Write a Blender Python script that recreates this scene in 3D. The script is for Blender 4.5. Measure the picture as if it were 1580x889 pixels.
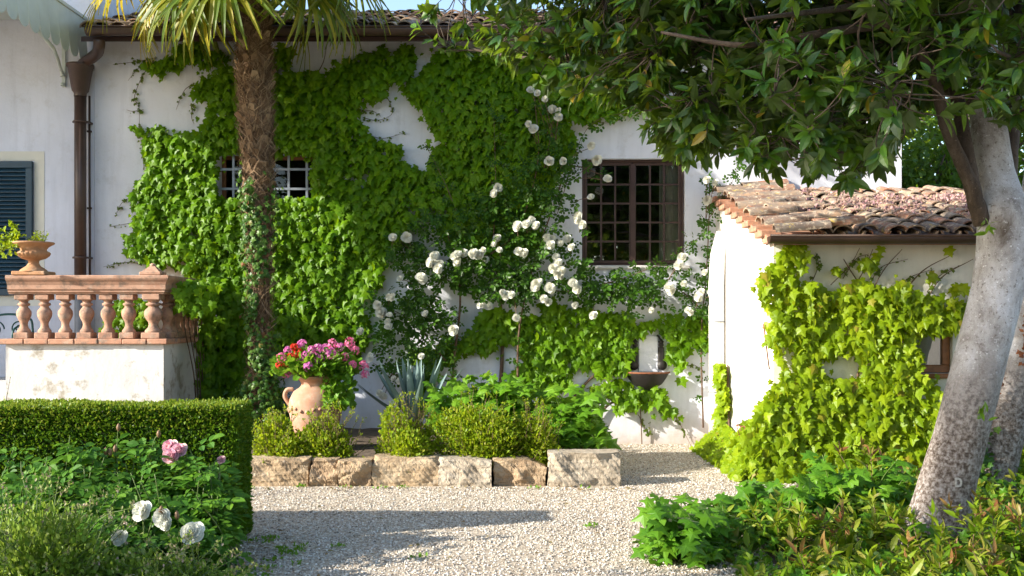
import bpy, math, random
import numpy as np
from mathutils import Vector

R = math.radians
rng = np.random.default_rng(7)
random.seed(7)
S = bpy.context.scene
for _o in list(bpy.data.objects):
    bpy.data.objects.remove(_o)
COL = S.collection

# ------------------------------------------------------------------ camera, light, exposure
F = 1536.0            # focal length in photograph pixels (35 mm on 36 mm film)
CAMY, CAMZ, HOR = -12.6, 1.6, 490.0
cam = bpy.data.cameras.new("camera")
cam.lens, cam.sensor_width = 35.0, 36.0
cam.shift_y = (HOR - 444.5) / 1580.0
cam.clip_start, cam.clip_end = 0.1, 600.0
camo = bpy.data.objects.new("camera", cam)
camo.location = (0, CAMY, CAMZ)
camo.rotation_euler = (R(90), 0, 0)
COL.objects.link(camo)
S.camera = camo

SUN_EL, SUN_AZ = 22.0, 20.0        # azimuth: degrees from -X towards the camera
sv = Vector((-math.cos(R(SUN_EL)) * math.cos(R(SUN_AZ)), -math.cos(R(SUN_EL)) * math.sin(R(SUN_AZ)), math.sin(R(SUN_EL))))
sun = bpy.data.lights.new("sun", "SUN")
sun.energy, sun.angle, sun.color = 4.8, R(0.6), (1.0, 0.93, 0.80)
suno = bpy.data.objects.new("sun", sun)
suno.rotation_euler = sv.to_track_quat("Z", "Y").to_euler()
suno.location = (-20, -10, 15)
COL.objects.link(suno)

world = bpy.data.worlds.new("World")
S.world = world
world.use_nodes = True
wn = world.node_tree
sky = wn.nodes.new("ShaderNodeTexSky")
sky.sky_type = "NISHITA"
sky.sun_disc = False
sky.sun_elevation = R(SUN_EL)
sky.sun_rotation = math.atan2(sv.x, sv.y)
sky.air_density, sky.dust_density, sky.ozone_density = 1.0, 1.0, 1.0
bg = wn.nodes["Background"]
bg.inputs["Strength"].default_value = 0.15
wn.links.new(sky.outputs[0], bg.inputs[0])

S.view_settings.view_transform = "Standard"
S.view_settings.look = "None"
S.view_settings.exposure = 1.35
S.view_settings.gamma = 1.0
S.view_settings.use_curve_mapping = False
S.render.engine = "CYCLES"
S.cycles.use_denoising = True
S.cycles.max_bounces = 8
S.cycles.transmission_bounces = 6
S.cycles.transparent_max_bounces = 8
S.cycles.caustics_reflective = False
S.cycles.caustics_refractive = False


def P(px, py, Y):
    """photograph pixel seen at wall distance Y -> world point"""
    k = (Y - CAMY) / F
    return np.array([(px - 790.0) * k, Y, CAMZ - (py - HOR) * k])


def PX(px, Y):
    return (px - 790.0) * (Y - CAMY) / F


# ------------------------------------------------------------------ mesh helpers
class G:
    def __init__(s):
        s.v, s.f, s.n = [], [], 0

    def add(s, v, faces, mat=0, smooth=False):
        v = np.asarray(v, float).reshape(-1, 3)
        if isinstance(faces, np.ndarray):
            faces = [faces]
        else:
            by = {}
            for q in faces:
                by.setdefault(len(q), []).append(q)
            faces = [np.array(x, int) for x in by.values()]
        for a in faces:
            s.f.append((a + s.n, mat, smooth))
        s.v.append(v)
        s.n += len(v)
        return s

    def merge(s, o, mat=None):
        for a, m, sm in o.f:
            s.f.append((a + s.n, m if mat is None else mat, sm))
        s.v += o.v
        s.n += o.n

    def build(s, name, mats, parent=None):
        me = bpy.data.meshes.new(name)
        v = np.concatenate(s.v) if s.v else np.zeros((0, 3))
        me.vertices.add(len(v))
        me.vertices.foreach_set("co", v.astype(np.float32).ravel())
        loops = np.concatenate([a.ravel() for a, _, _ in s.f])
        tot = np.concatenate([np.full(len(a), a.shape[1]) for a, _, _ in s.f])
        st = np.concatenate([[0], np.cumsum(tot)[:-1]])
        me.loops.add(len(loops))
        me.loops.foreach_set("vertex_index", loops.astype(np.int32))
        me.polygons.add(len(tot))
        me.polygons.foreach_set("loop_start", st.astype(np.int32))
        mi = np.concatenate([np.full(len(a), m) for a, m, _ in s.f]).astype(np.int32)
        sm = np.concatenate([np.full(len(a), q) for a, _, q in s.f]).astype(bool)
        me.polygons.foreach_set("material_index", mi)
        me.polygons.foreach_set("use_smooth", sm)
        if not isinstance(mats, (list, tuple)):
            mats = [mats]
        for m in mats:
            me.materials.append(m)
        me.update(calc_edges=True)
        me.validate()
        o = bpy.data.objects.new(name, me)
        COL.objects.link(o)
        if parent is not None:
            o.parent = parent
            w = Vector((0, 0, 0))
            q = parent
            while q is not None:
                w += q.location
                q = q.parent
            me.transform(__import__("mathutils").Matrix.Translation(-w))
        return o


def thing(name, label, cat, loc=(0, 0, 0), group=None, kind=None):
    o = bpy.data.objects.new(name, None)
    o.empty_display_size = 0.1
    o.location = tuple(float(c) for c in loc)
    COL.objects.link(o)
    return tag(o, label, cat, group, kind)


def tag(o, label, cat, group=None, kind=None):
    o["label"], o["category"] = label, cat
    if group:
        o["group"] = group
    if kind:
        o["kind"] = kind
    return o


def norm(a):
    a = np.asarray(a, float)
    return a / np.maximum(np.linalg.norm(a, axis=-1, keepdims=True), 1e-9)


def box(g, x0, x1, y0, y1, z0, z1, mat=0):
    v = [(x, y, z) for x in (x0, x1) for y in (y0, y1) for z in (z0, z1)]
    f = [(0, 1, 3, 2), (4, 6, 7, 5), (0, 4, 5, 1), (2, 3, 7, 6), (0, 2, 6, 4), (1, 5, 7, 3)]
    return g.add(v, f, mat)


def bbox(g, x0, x1, y0, y1, z0, z1, b=0.01, mat=0):
    """box with chamfered edges"""
    c = np.array([(x0 + x1) / 2, (y0 + y1) / 2, (z0 + z1) / 2])
    h = np.array([x1 - x0, y1 - y0, z1 - z0]) / 2
    b = min(b, h.min() * 0.9)
    vs, idx = [], {}
    for sx in (-1, 1):
        for sy in (-1, 1):
            for sz in (-1, 1):
                s3 = np.array([sx, sy, sz])
                for ax in range(3):
                    q = h - b
                    q[ax] = h[ax]
                    idx[(sx, sy, sz, ax)] = len(vs)
                    vs.append(c + s3 * q)
    f = []
    for ax in range(3):
        u, w = [(1, 2), (2, 0), (0, 1)][ax]
        for s in (-1, 1):
            def k(a, bb):
                t = [0, 0, 0]
                t[ax], t[u], t[w] = s, a, bb
                return idx[(*t, ax)]
            q = [k(-1, -1), k(1, -1), k(1, 1), k(-1, 1)]
            f.append(q if s > 0 else q[::-1])
    for ax in range(3):   # edges parallel to ax
        u, w = [(1, 2), (2, 0), (0, 1)][ax]
        for su in (-1, 1):
            for sw in (-1, 1):
                def k(a, face):
                    t = [0, 0, 0]
                    t[ax], t[u], t[w] = a, su, sw
                    return idx[(*t, face)]
                q = [k(-1, u), k(1, u), k(1, w), k(-1, w)]
                f.append(q if su * sw < 0 else q[::-1])
    for sx in (-1, 1):
        for sy in (-1, 1):
            for sz in (-1, 1):
                q = [idx[(sx, sy, sz, a)] for a in range(3)]
                f.append(q if sx * sy * sz > 0 else q[::-1])
    return g.add(vs, f, mat)


def tube(g, pts, rad, n=8, mat=0, cap=True, smooth=True, wob=0.0):
    p = np.asarray(pts, float)
    r = np.broadcast_to(np.asarray(rad, float), (len(p),))
    t = np.gradient(p, axis=0)
    t = norm(t)
    up = np.array([0, 0, 1.0]) if abs(t[0][2]) < 0.9 else np.array([0, 1.0, 0])
    u = norm(np.cross(t[0], up))
    vs = []
    for i in range(len(p)):
        u = norm(u - t[i] * np.dot(u, t[i]))
        w = np.cross(t[i], u)
        a = np.arange(n) * 2 * np.pi / n
        rr = r[i] * (1 + wob * rng.normal(size=n))
        vs.append(p[i] + (np.cos(a) * rr)[:, None] * u + (np.sin(a) * rr)[:, None] * w)
    v = np.concatenate(vs)
    m = len(p)
    i, j = np.meshgrid(np.arange(m - 1), np.arange(n), indexing="ij")
    a = (i * n + j).ravel()
    b = (i * n + (j + 1) % n).ravel()
    g.add(v, np.stack([a, b, b + n, a + n], 1), mat, smooth)
    if cap:
        base = g.n - m * n
        g.f.append((np.array([list(range(base + n - 1, base - 1, -1))]), mat, False))
        g.f.append((np.array([list(range(base + (m - 1) * n, base + m * n))]), mat, False))
    return g


def spline(pts, k=6):
    """Catmull-Rom through the points"""
    p = np.asarray(pts, float)
    q = np.concatenate([[2 * p[0] - p[1]], p, [2 * p[-1] - p[-2]]])
    out = []
    for i in range(len(p) - 1):
        a, b, c, d = q[i:i + 4]
        for t in np.arange(k) / k:
            out.append(0.5 * ((2 * b) + (c - a) * t + (2 * a - 5 * b + 4 * c - d) * t * t + (3 * b - a - 3 * c + d) * t ** 3))
    out.append(p[-1])
    return np.array(out)


def lathe(g, prof, c=(0, 0, 0), n=24, mat=0, smooth=True, flute=None):
    prof = np.asarray(prof, float)
    a = np.arange(n) * 2 * np.pi / n
    vs = []
    for k, (r, z) in enumerate(prof):
        rr = np.full(n, r)
        if flute is not None:
            rr = rr * (1 + flute[k] * np.cos(a * flute[-1]))
        vs.append(np.stack([c[0] + rr * np.cos(a), c[1] + rr * np.sin(a), np.full(n, c[2] + z)], 1))
    m = len(prof)
    i, j = np.meshgrid(np.arange(m - 1), np.arange(n), indexing="ij")
    p = (i * n + j).ravel()
    q = (i * n + (j + 1) % n).ravel()
    g.add(np.concatenate(vs), np.stack([p, q, q + n, p + n], 1), mat, smooth)
    return g


def sweep(g, path, prof, mat=0):
    """profile (outward, z) swept along a horizontal polyline with mitred corners; outward is to the right of travel"""
    path = np.asarray(path, float)
    prof = np.asarray(prof, float)
    m, n = len(path), len(prof)
    seg = norm(path[1:] - path[:-1])
    out = np.stack([seg[:, 1], -seg[:, 0]], 1)
    vs = []
    for i in range(m):
        if i == 0:
            o = out[0]
        elif i == m - 1:
            o = out[-1]
        else:
            o = out[i - 1] + out[i]
            o = o / np.dot(o, out[i])
        vs.append(np.stack([path[i][0] + prof[:, 0] * o[0], path[i][1] + prof[:, 0] * o[1], prof[:, 1]], 1))
    i, j = np.meshgrid(np.arange(m - 1), np.arange(n), indexing="ij")
    a = (i * n + j).ravel()
    b = (i * n + (j + 1) % n).ravel()
    base = g.n
    g.add(np.concatenate(vs), np.stack([a, a + n, b + n, b], 1), mat)
    g.f.append((np.array([list(range(base, base + n))]), mat, False))
    g.f.append((np.array([list(range(base + m * n - 1, base + (m - 1) * n - 1, -1))]), mat, False))
    return g


# smooth pseudo noise made of sines
_NK = rng.normal(size=(10, 3))
_NP = rng.uniform(0, 6.28, 10)


def snoise(p, freq):
    p = np.atleast_2d(p) * freq
    return np.sin(p @ _NK.T + _NP).sum(1) / 4.0


def inpoly(p, poly):
    x, y = p[:, 0], p[:, 1]
    r = np.zeros(len(p), bool)
    q = np.asarray(poly, float)
    for (x0, y0), (x1, y1) in zip(q, np.roll(q, -1, 0)):
        if y0 == y1:
            continue
        c = ((y0 > y) != (y1 > y)) & (x < (x1 - x0) * (y - y0) / (y1 - y0) + x0)
        r ^= c
    return r


def in_any(p, polys, holes=(), fray=10.0, scale=0.05):
    z = np.concatenate([p, np.zeros((len(p), 1))], 1)
    d = np.stack([snoise(z, scale), snoise(z + 91.3, scale)], 1) * fray
    q = p + d
    r = np.zeros(len(p), bool)
    for a in polys:
        r |= inpoly(q, a)
    for h in holes:
        r &= ~inpoly(p + d * 0.35, h)
    return r


# ------------------------------------------------------------------ leaf templates: base at origin, tip at +Y, upper side +Z
def T_lobed(deep=0.0):
    o = [(0, 0.02), (0.20, -0.10), (0.47, 0.02), (0.34 - deep, 0.24), (0.56, 0.46), (0.24 - deep * .6, 0.56), (0, 1.0)]
    pts = o + [(-x, y) for x, y in o[-2:0:-1]]
    v = [(0, 0.38, 0.05)] + [(x, y, -0.16 * abs(x) - 0.14 * y * y + 0.02) for x, y in pts]
    n = len(pts)
    f = np.array([(0, 1 + i, 1 + (i + 1) % n) for i in range(n)])
    return np.array(v), f


def T_long(w=0.17, droop=0.22, fold=0.10, k=5):
    ys = np.linspace(0, 1, k)
    ws = w * np.sin(np.pi * ys ** 0.85) ** 0.8
    ws[0] = 0.012
    ws[-1] = 0.004
    v = []
    for y, ww in zip(ys, ws):
        z = -droop * y * y
        v += [(-ww, y, z + fold * ww / w * w * 2.2), (0, y, z), (ww, y, z + fold * ww / w * w * 2.2)]
    f = []
    for i in range(k - 1):
        a = i * 3
        f += [(a, a + 1, a + 4, a + 3), (a + 1, a + 2, a + 5, a + 4)]
    return np.array(v), np.array(f)


def T_oval(w=0.32):
    v = np.array([(0, 0, 0), (-w, 0.5, 0.10), (0, 0.5, 0.0), (w, 0.5, 0.10), (0, 1, -0.05), (-w * .72, .2, .06), (w * .72, .2, .06), (-w * .62, .82, .04), (w * .62, .82, .04)])
    f = [(0, 2, 1, 5), (0, 6, 3, 2), (2, 4, 7, 1), (2, 3, 8, 4)]
    return v, np.array(f)


def T_small():
    v = np.array([(0, 0, 0), (-0.30, 0.45, 0.08), (0, 1, 0), (0.30, 0.45, 0.08)])
    return v, np.array([(0, 3, 2, 1)])


def T_compound(nl=5):
    tv, tf = T_oval(0.33)
    vs, fs, n = [], [], 0
    spec = [(0, 0.62, 0, 0.42), (0.03, 0.50, -62, 0.36), (-0.03, 0.50, 62, 0.36), (0.03, 0.22, -68, 0.32), (-0.03, 0.22, 68, 0.32)][:nl]
    for x, y, a, s in spec:
        c, d = math.cos(R(a)), math.sin(R(a))
        q = tv * s
        vs.append(np.stack([q[:, 0] * c - q[:, 1] * d + x, q[:, 0] * d + q[:, 1] * c + y, q[:, 2] - 0.08 * abs(a) / 60], 1))
        fs.append(tf + n)
        n += len(tv)
    vs.append(np.array([(-.008, 0, 0), (.008, 0, 0), (.008, .7, .0), (-.008, .7, 0)]))
    fs.append(np.array([(0, 1, 2, 3)]) + n)
    return np.concatenate(vs), np.concatenate(fs)


LOBED, LOBED2 = T_lobed(), T_lobed(0.10)
LONG, LONG2, BROAD = T_long(), T_long(0.13, 0.35, 0.08), T_long(0.205, 0.16, 0.10)
OVAL, SMALL, COMP = T_oval(), T_small(), T_compound()


def inst(g, tm, pos, tip, nrm, sc, mat=0, smooth=False):
    pos, tip, nrm = (np.atleast_2d(np.asarray(a, float)) for a in (pos, tip, nrm))
    m = len(pos)
    if m == 0:
        return g
    tip = np.broadcast_to(tip, (m, 3))
    nrm = np.broadcast_to(nrm, (m, 3))
    y = norm(tip)
    z = nrm - (nrm * y).sum(1, keepdims=True) * y
    z = norm(z)
    x = np.cross(y, z)
    tv, tf = tm
    s = np.broadcast_to(np.asarray(sc, float), (m,))[:, None, None]
    v = pos[:, None, :] + s * (tv[None, :, 0:1] * x[:, None] + tv[None, :, 1:2] * y[:, None] + tv[None, :, 2:3] * z[:, None])
    f = tf[None] + (np.arange(m) * len(tv))[:, None, None]
    return g.add(v.reshape(-1, 3), f.reshape(-1, tf.shape[1]), mat, smooth)


# ------------------------------------------------------------------ materials
def nodes(name):
    m = bpy.data.materials.new(name)
    m.use_nodes = True
    nt = m.node_tree
    return m, nt, nt.nodes["Principled BSDF"]


def mk(nt, t, **kw):
    n = nt.nodes.new(t)
    for k, v in kw.items():
        if k.startswith("i_"):
            key = k[2:]
            n.inputs[int(key) if key.isdigit() else key.replace("_", " ")].default_value = v
        else:
            setattr(n, k, v)
    return n


def ramp(nt, fac, stops, interp="LINEAR"):
    r = nt.nodes.new("ShaderNodeValToRGB")
    cr = r.color_ramp
    cr.interpolation = interp
    while len(cr.elements) < len(stops):
        cr.elements.new(0.5)
    for e, (p, c) in zip(cr.elements, stops):
        e.position = p
        e.color = (*c, 1) if len(c) == 3 else c
    nt.links.new(fac, r.inputs[0])
    return r.outputs[0]


def noise(nt, scale, detail=5, rough=0.6, dist=0.0, vec=None):
    n = mk(nt, "ShaderNodeTexNoise")
    n.inputs["Scale"].default_value = scale
    n.inputs["Detail"].default_value = detail
    n.inputs["Roughness"].default_value = rough
    n.inputs["Distortion"].default_value = dist
    if vec is None:
        tc = nt.nodes.get("TC") or mk(nt, "ShaderNodeTexCoord", name="TC")
        vec = tc.outputs["Object"]
    nt.links.new(vec, n.inputs["Vector"])
    return n.outputs["Fac"]


def mixc(nt, fac, a, b, mode="MIX"):
    n = mk(nt, "ShaderNodeMix", data_type="RGBA", blend_type=mode)
    for s, v in ((0, fac), (6, a), (7, b)):
        if isinstance(v, (int, float)):
            n.inputs[s].default_value = v
        elif isinstance(v, tuple):
            n.inputs[s].default_value = (*v, 1)
        else:
            nt.links.new(v, n.inputs[s])
    return n.outputs[2]


def bump(nt, b, h, strength=0.4, dist=0.02, prev=None):
    n = mk(nt, "ShaderNodeBump")
    n.inputs["Strength"].default_value = strength
    n.inputs["Distance"].default_value = dist
    nt.links.new(h, n.inputs["Height"])
    if prev is not None:
        nt.links.new(prev, n.inputs["Normal"])
    if b is not None:
        nt.links.new(n.outputs[0], b.inputs["Normal"])
    return n.outputs[0]


def leafmat(name, cols, trans=(0.2, 0.35, 0.03), tf=0.3, rough=0.45, odd=None, under=None, spec=0.5):
    """cols: (pos, colour) stops by random leaf; odd: last stops (yellow or brown leaves)"""
    m, nt, b = nodes(name)
    gm = mk(nt, "ShaderNodeNewGeometry")
    cols = [(c[0], c[1] * 1.06, c[2] * .45) if c[1] > c[0] * 1.2 and c[2] < c[0] else c for c in cols]
    spec *= .5
    rough = max(rough, .42)
    k = len(cols)
    top = 0.97 if odd else 1.0
    stops = [(i * top / max(k - 1, 1), c) for i, c in enumerate(cols)]
    if odd:
        stops += [(0.985, odd)]
    c = ramp(nt, gm.outputs["Random Per Island"], stops)
    n = noise(nt, 6.0, 3)
    c = mixc(nt, ramp(nt, n, [(0.3, (0, 0, 0)), (0.75, (0.35, 0.35, 0.35))]), c, mixc(nt, 1.0, c, (0.6, 0.75, 0.7), "MULTIPLY"))
    if under:
        c = mixc(nt, gm.outputs["Backfacing"], c, under)
    nt.links.new(c, b.inputs["Base Color"])
    b.inputs["Roughness"].default_value = rough
    b.inputs["Specular IOR Level"].default_value = spec
    tr = mk(nt, "ShaderNodeBsdfTranslucent")
    nt.links.new(mixc(nt, 0.75, c, trans), tr.inputs["Color"])
    mx = mk(nt, "ShaderNodeMixShader")
    mx.inputs[0].default_value = tf
    nt.links.new(b.outputs[0], mx.inputs[1])
    nt.links.new(tr.outputs[0], mx.inputs[2])
    nt.links.new(mx.outputs[0], nt.nodes["Material Output"].inputs[0])
    return m


def plain(name, col, rough=0.6, metal=0.0, var=0.25, scale=8.0, bmp=0.0, spec=0.5):
    m, nt, b = nodes(name)
    n = noise(nt, scale, 6, 0.65)
    d = tuple(c * (1 - var) for c in col)
    l = tuple(min(1, c * (1 + var)) for c in col)
    nt.links.new(ramp(nt, n, [(0.3, d), (0.7, l)]), b.inputs["Base Color"])
    b.inputs["Roughness"].default_value = rough
    b.inputs["Metallic"].default_value = metal
    b.inputs["Specular IOR Level"].default_value = spec
    if bmp:
        bump(nt, b, noise(nt, scale * 6, 5), bmp, 0.01)
    return m


def plastermat(name, col, damp=True, stain=(0.30, 0.27, 0.22), amount=0.5):
    m, nt, b = nodes(name)
    n1 = noise(nt, 0.9, 6, 0.6)
    n2 = noise(nt, 4.0, 8, 0.7)
    d = tuple(c * 0.82 for c in col)
    c = ramp(nt, n1, [(0.3, d), (0.62, col)])
    c = mixc(nt, ramp(nt, n2, [(0.54, (0, 0, 0)), (0.64, (amount,) * 3)]), c, stain)
    if damp:
        tc = nt.nodes["TC"]
        sp = mk(nt, "ShaderNodeSeparateXYZ")
        gm = mk(nt, "ShaderNodeNewGeometry")
        nt.links.new(gm.outputs["Position"], sp.inputs[0])
        ad = mk(nt, "ShaderNodeMath", operation="MULTIPLY_ADD")
        nt.links.new(noise(nt, 2.2, 7, 0.7), ad.inputs[0])
        ad.inputs[1].default_value = 0.9
        nt.links.new(sp.outputs[2], ad.inputs[2])
        k = ramp(nt, ad.outputs[0], [(0.42, (0.75,) * 3), (0.62, (0.28,) * 3), (0.95, (0, 0, 0))])
        c = mixc(nt, k, c, (0.40, 0.31, 0.22))
    # rain streaks running down
    mp = mk(nt, "ShaderNodeMapping")
    mp.inputs["Scale"].default_value = (3.0, 3.0, 0.25)
    nt.links.new(nt.nodes["TC"].outputs["Object"], mp.inputs[0])
    st = noise(nt, 2.0, 6, 0.65, vec=mp.outputs[0])
    c = mixc(nt, ramp(nt, st, [(0.50, (0, 0, 0)), (0.68, (0.34,) * 3)]), c, tuple(x * 0.62 for x in col))
    nt.links.new(c, b.inputs["Base Color"])
    b.inputs["Roughness"].default_value = 0.9
    b.inputs["Specular IOR Level"].default_value = 0.2
    p = bump(nt, None, noise(nt, 2.5, 4, 0.5), 0.5, 0.03)
    bump(nt, b, noise(nt, 26, 6, 0.7), 0.30, 0.012, p)
    return m


def tilemat(name):
    m, nt, b = nodes(name)
    gm = mk(nt, "ShaderNodeNewGeometry")
    c = ramp(nt, gm.outputs["Random Per Island"], [(0, (0.09, 0.055, 0.042)), (0.2, (0.17, 0.085, 0.055)), (0.4, (0.11, 0.085, 0.07)), (0.55, (0.29, 0.19, 0.12)), (0.7, (0.17, 0.135, 0.10)), (0.85, (0.26, 0.10, 0.05)), (1, (0.38, 0.29, 0.19))])
    c = mixc(nt, ramp(nt, noise(nt, 9, 7, 0.7), [(0.42, (0, 0, 0)), (0.58, (0.85,) * 3)]), c, (0.13, 0.12, 0.105))
    c = mixc(nt, ramp(nt, noise(nt, 5, 6, 0.75), [(0.60, (0, 0, 0)), (0.66, (0.8,) * 3)]), c, (0.40, 0.31, 0.07))
    c = mixc(nt, ramp(nt, noise(nt, 17, 6, 0.7), [(0.53, (0, 0, 0)), (0.63, (0.8,) * 3)]), c, (0.40, 0.35, 0.27))
    c = mixc(nt, 1.0, c, (1.45, 1.36, 1.32), "MULTIPLY")
    nt.links.new(c, b.inputs["Base Color"])
    b.inputs["Roughness"].default_value = 0.92
    bump(nt, b, noise(nt, 45, 6, 0.7), 0.6, 0.01)
    return m


def terracotta(name, a=(0.30, 0.150, 0.095), bc=(0.44, 0.265, 0.185), grime=(0.12, 0.095, 0.075)):
    m, nt, b = nodes(name)
    c = ramp(nt, noise(nt, 5, 7, 0.7), [(0.3, a), (0.65, bc)])
    c = mixc(nt, ramp(nt, noise(nt, 11, 8, 0.75), [(0.48, (0, 0, 0)), (0.62, (0.75,) * 3)]), c, grime)
    c = mixc(nt, ramp(nt, noise(nt, 7.3, 8, 0.75), [(0.54, (0, 0, 0)), (0.68, (0.5,) * 3)]), c, (0.50, 0.42, 0.34))
    nt.links.new(c, b.inputs["Base Color"])
    b.inputs["Roughness"].default_value = 0.85
    bump(nt, b, noise(nt, 60, 5, 0.7), 0.35, 0.006)
    return m


def stonemat(name, a, bc, dark):
    m, nt, b = nodes(name)
    c = ramp(nt, noise(nt, 4.5, 8, 0.7, 0.5), [(0.28, dark), (0.45, a), (0.7, bc)])
    c = mixc(nt, ramp(nt, noise(nt, 14, 8, 0.75), [(0.58, (0, 0, 0)), (0.70, (0.6,) * 3)]), c, (0.42, 0.39, 0.34))
    c = mixc(nt, ramp(nt, noise(nt, 30, 4, 0.6), [(0.62, (0, 0, 0)), (0.72, (0.5,) * 3)]), c, dark)
    nt.links.new(c, b.inputs["Base Color"])
    b.inputs["Roughness"].default_value = 0.95
    p = bump(nt, None, noise(nt, 12, 7, 0.65, 0.6), 0.9, 0.03)
    bump(nt, b, noise(nt, 60, 6, 0.7), 0.5, 0.01, p)
    return m


def barkmat(name, base, light, dark, vs=(6, 6, 1.6), lich=0.5, foot=False):
    m, nt, b = nodes(name)
    noise(nt, 1)
    mp = mk(nt, "ShaderNodeMapping")
    mp.inputs["Scale"].default_value = vs
    nt.links.new(nt.nodes["TC"].outputs["Object"], mp.inputs[0])
    n1 = noise(nt, 1.6, 8, 0.7, 0.4, mp.outputs[0])
    n2 = noise(nt, 3.2, 8, 0.7)
    n3 = noise(nt, 34, 6, 0.75)
    n4 = noise(nt, 48, 4, 0.7)
    c = ramp(nt, n1, [(0.32, dark), (0.5, base), (0.68, light)])
    c = mixc(nt, ramp(nt, n2, [(0.42, (0, 0, 0)), (0.6, (lich,) * 3)]), c, light)
    c = mixc(nt, ramp(nt, n3, [(0.56, (0, 0, 0)), (0.64, (0.75,) * 3)]), c, dark)
    c = mixc(nt, ramp(nt, n4, [(0.60, (0, 0, 0)), (0.70, (0.8,) * 3)]), c, tuple(min(1, x * 1.5) for x in light))
    c = mixc(nt, ramp(nt, noise(nt, 120, 4, .7), [(0.60, (0, 0, 0)), (0.66, (0.8,) * 3)]), c, dark)
    mp2 = mk(nt, "ShaderNodeMapping")
    mp2.inputs["Scale"].default_value = (9, 9, 30)
    nt.links.new(nt.nodes["TC"].outputs["Object"], mp2.inputs[0])
    c = mixc(nt, ramp(nt, noise(nt, 1.5, 6, .7, .8, mp2.outputs[0]), [(0.64, (0, 0, 0)), (0.70, (0.6,) * 3)]), c, dark)
    if foot:
        gm = mk(nt, "ShaderNodeNewGeometry")
        sp = mk(nt, "ShaderNodeSeparateXYZ")
        nt.links.new(gm.outputs["Position"], sp.inputs[0])
        ad = mk(nt, "ShaderNodeMath", operation="MULTIPLY_ADD")
        nt.links.new(n2, ad.inputs[0])
        ad.inputs[1].default_value = -1.4
        nt.links.new(sp.outputs[2], ad.inputs[2])
        k = ramp(nt, ad.outputs[0], [(0.0, (1, 1, 1)), (0.35, (.75,) * 3), (0.75, (0, 0, 0))])
        c = mixc(nt, k, c, ramp(nt, n3, [(.40, (0.060, 0.040, 0.030)), (.50, (0.19, 0.155, 0.135)), (.62, (0.36, 0.33, 0.32))]))
    nt.links.new(c, b.inputs["Base Color"])
    b.inputs["Roughness"].default_value = 0.9
    p = bump(nt, None, n1, 0.35, 0.02)
    bump(nt, b, n3, 0.8, 0.012, p)
    return m


M = {}
M["plaster"] = plastermat("house_plaster", (0.70, 0.72, 0.80), amount=0.22)
M["plaster2"] = plastermat("tall_house_plaster", (0.70, 0.73, 0.84), amount=0.14, damp=False)
M["plaster3"] = plastermat("annex_plaster", (0.70, 0.68, 0.65), amount=0.25)
M["plinth"] = plastermat("plinth_plaster", (0.60, 0.59, 0.58), amount=0.95, stain=(0.30, 0.27, 0.22), damp=False)
M["surround"] = plain("window_surround_paint", (0.66, 0.65, 0.58), 0.85, var=0.08, scale=3)
M["tile"] = tilemat("clay_roof_tile")
M["brown_metal"] = plain("brown_painted_metal", (0.060, 0.034, 0.026), 0.42, var=0.3, scale=5)
M["zinc"] = plain("grey_zinc", (0.22, 0.23, 0.25), 0.5, 0.3, var=0.2)
M["canopy"] = plain("pale_green_painted_sheet", (0.50, 0.56, 0.54), 0.42, var=0.10, scale=2.5)
M["shutter"] = plain("dark_teal_shutter_paint", (0.012, 0.045, 0.075), 0.5, var=0.25)
M["brown_paint"] = plain("dark_brown_window_paint", (0.050, 0.026, 0.022), 0.45, var=0.25)
M["wood"] = plain("orange_brown_wood", (0.22, 0.085, 0.03), 0.5, var=0.35, scale=12)
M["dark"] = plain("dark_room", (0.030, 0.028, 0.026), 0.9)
M["curtain"] = plain("pale_curtain", (0.80, 0.78, 0.68), 0.9, var=0.1)
M["iron"] = plain("black_iron", (0.022, 0.019, 0.018), 0.55, 0.3, var=0.4, scale=20)
M["rust"] = plain("rusty_iron", (0.20, 0.075, 0.035), 0.85, 0.1, var=0.45, scale=25)
M["bars"] = plain("grey_painted_bars", (0.20, 0.23, 0.28), 0.5, 0.2, var=0.2)
M["green_iron"] = plain("green_garden_iron", (0.008, 0.060, 0.060), 0.45, 0.2, var=0.3)
M["terra"] = terracotta("balustrade_terracotta")
M["terra_pale"] = terracotta("pot_terracotta", (0.33, 0.155, 0.09), (0.44, 0.25, 0.165), (0.36, 0.26, 0.20))
M["terra_urn"] = terracotta("urn_terracotta", (0.36, 0.165, 0.075), (0.47, 0.255, 0.13), (0.26, 0.14, 0.075))
M["brick"] = terracotta("ledge_brick", (0.34, 0.15, 0.09), (0.48, 0.26, 0.17), (0.13, 0.11, 0.09))
M["bark"] = barkmat("grey_lichen_bark", (0.40, 0.385, 0.39), (0.62, 0.63, 0.69), (0.11, 0.085, 0.07), vs=(3, 3, 1.6), foot=True)
M["bark_dark"] = barkmat("dark_branch_bark", (0.075, 0.052, 0.038), (0.13, 0.10, 0.08), (0.03, 0.022, 0.017), lich=0.2)
M["stem"] = plain("brown_vine_stem", (0.11, 0.065, 0.04), 0.85, var=0.4, scale=20)
M["green_stem"] = plain("green_stem", (0.09, 0.14, 0.03), 0.6, var=0.3, scale=20)
M["palm_fibre"] = barkmat("palm_fibre", (0.14, 0.080, 0.045), (0.28, 0.185, 0.115), (0.035, 0.02, 0.012), vs=(5, 5, 5), lich=0.35)
M["fibre"] = leafmat("loose_palm_fibre", [(0.07, 0.038, 0.02), (0.19, 0.115, 0.065), (0.36, 0.25, 0.155)], (0.4, 0.28, 0.15), 0.12, 0.8)
M["soil"] = plain("bed_soil", (0.105, 0.075, 0.052), 0.95, var=0.5, scale=9, bmp=0.9)
M["glass"] = None

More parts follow.
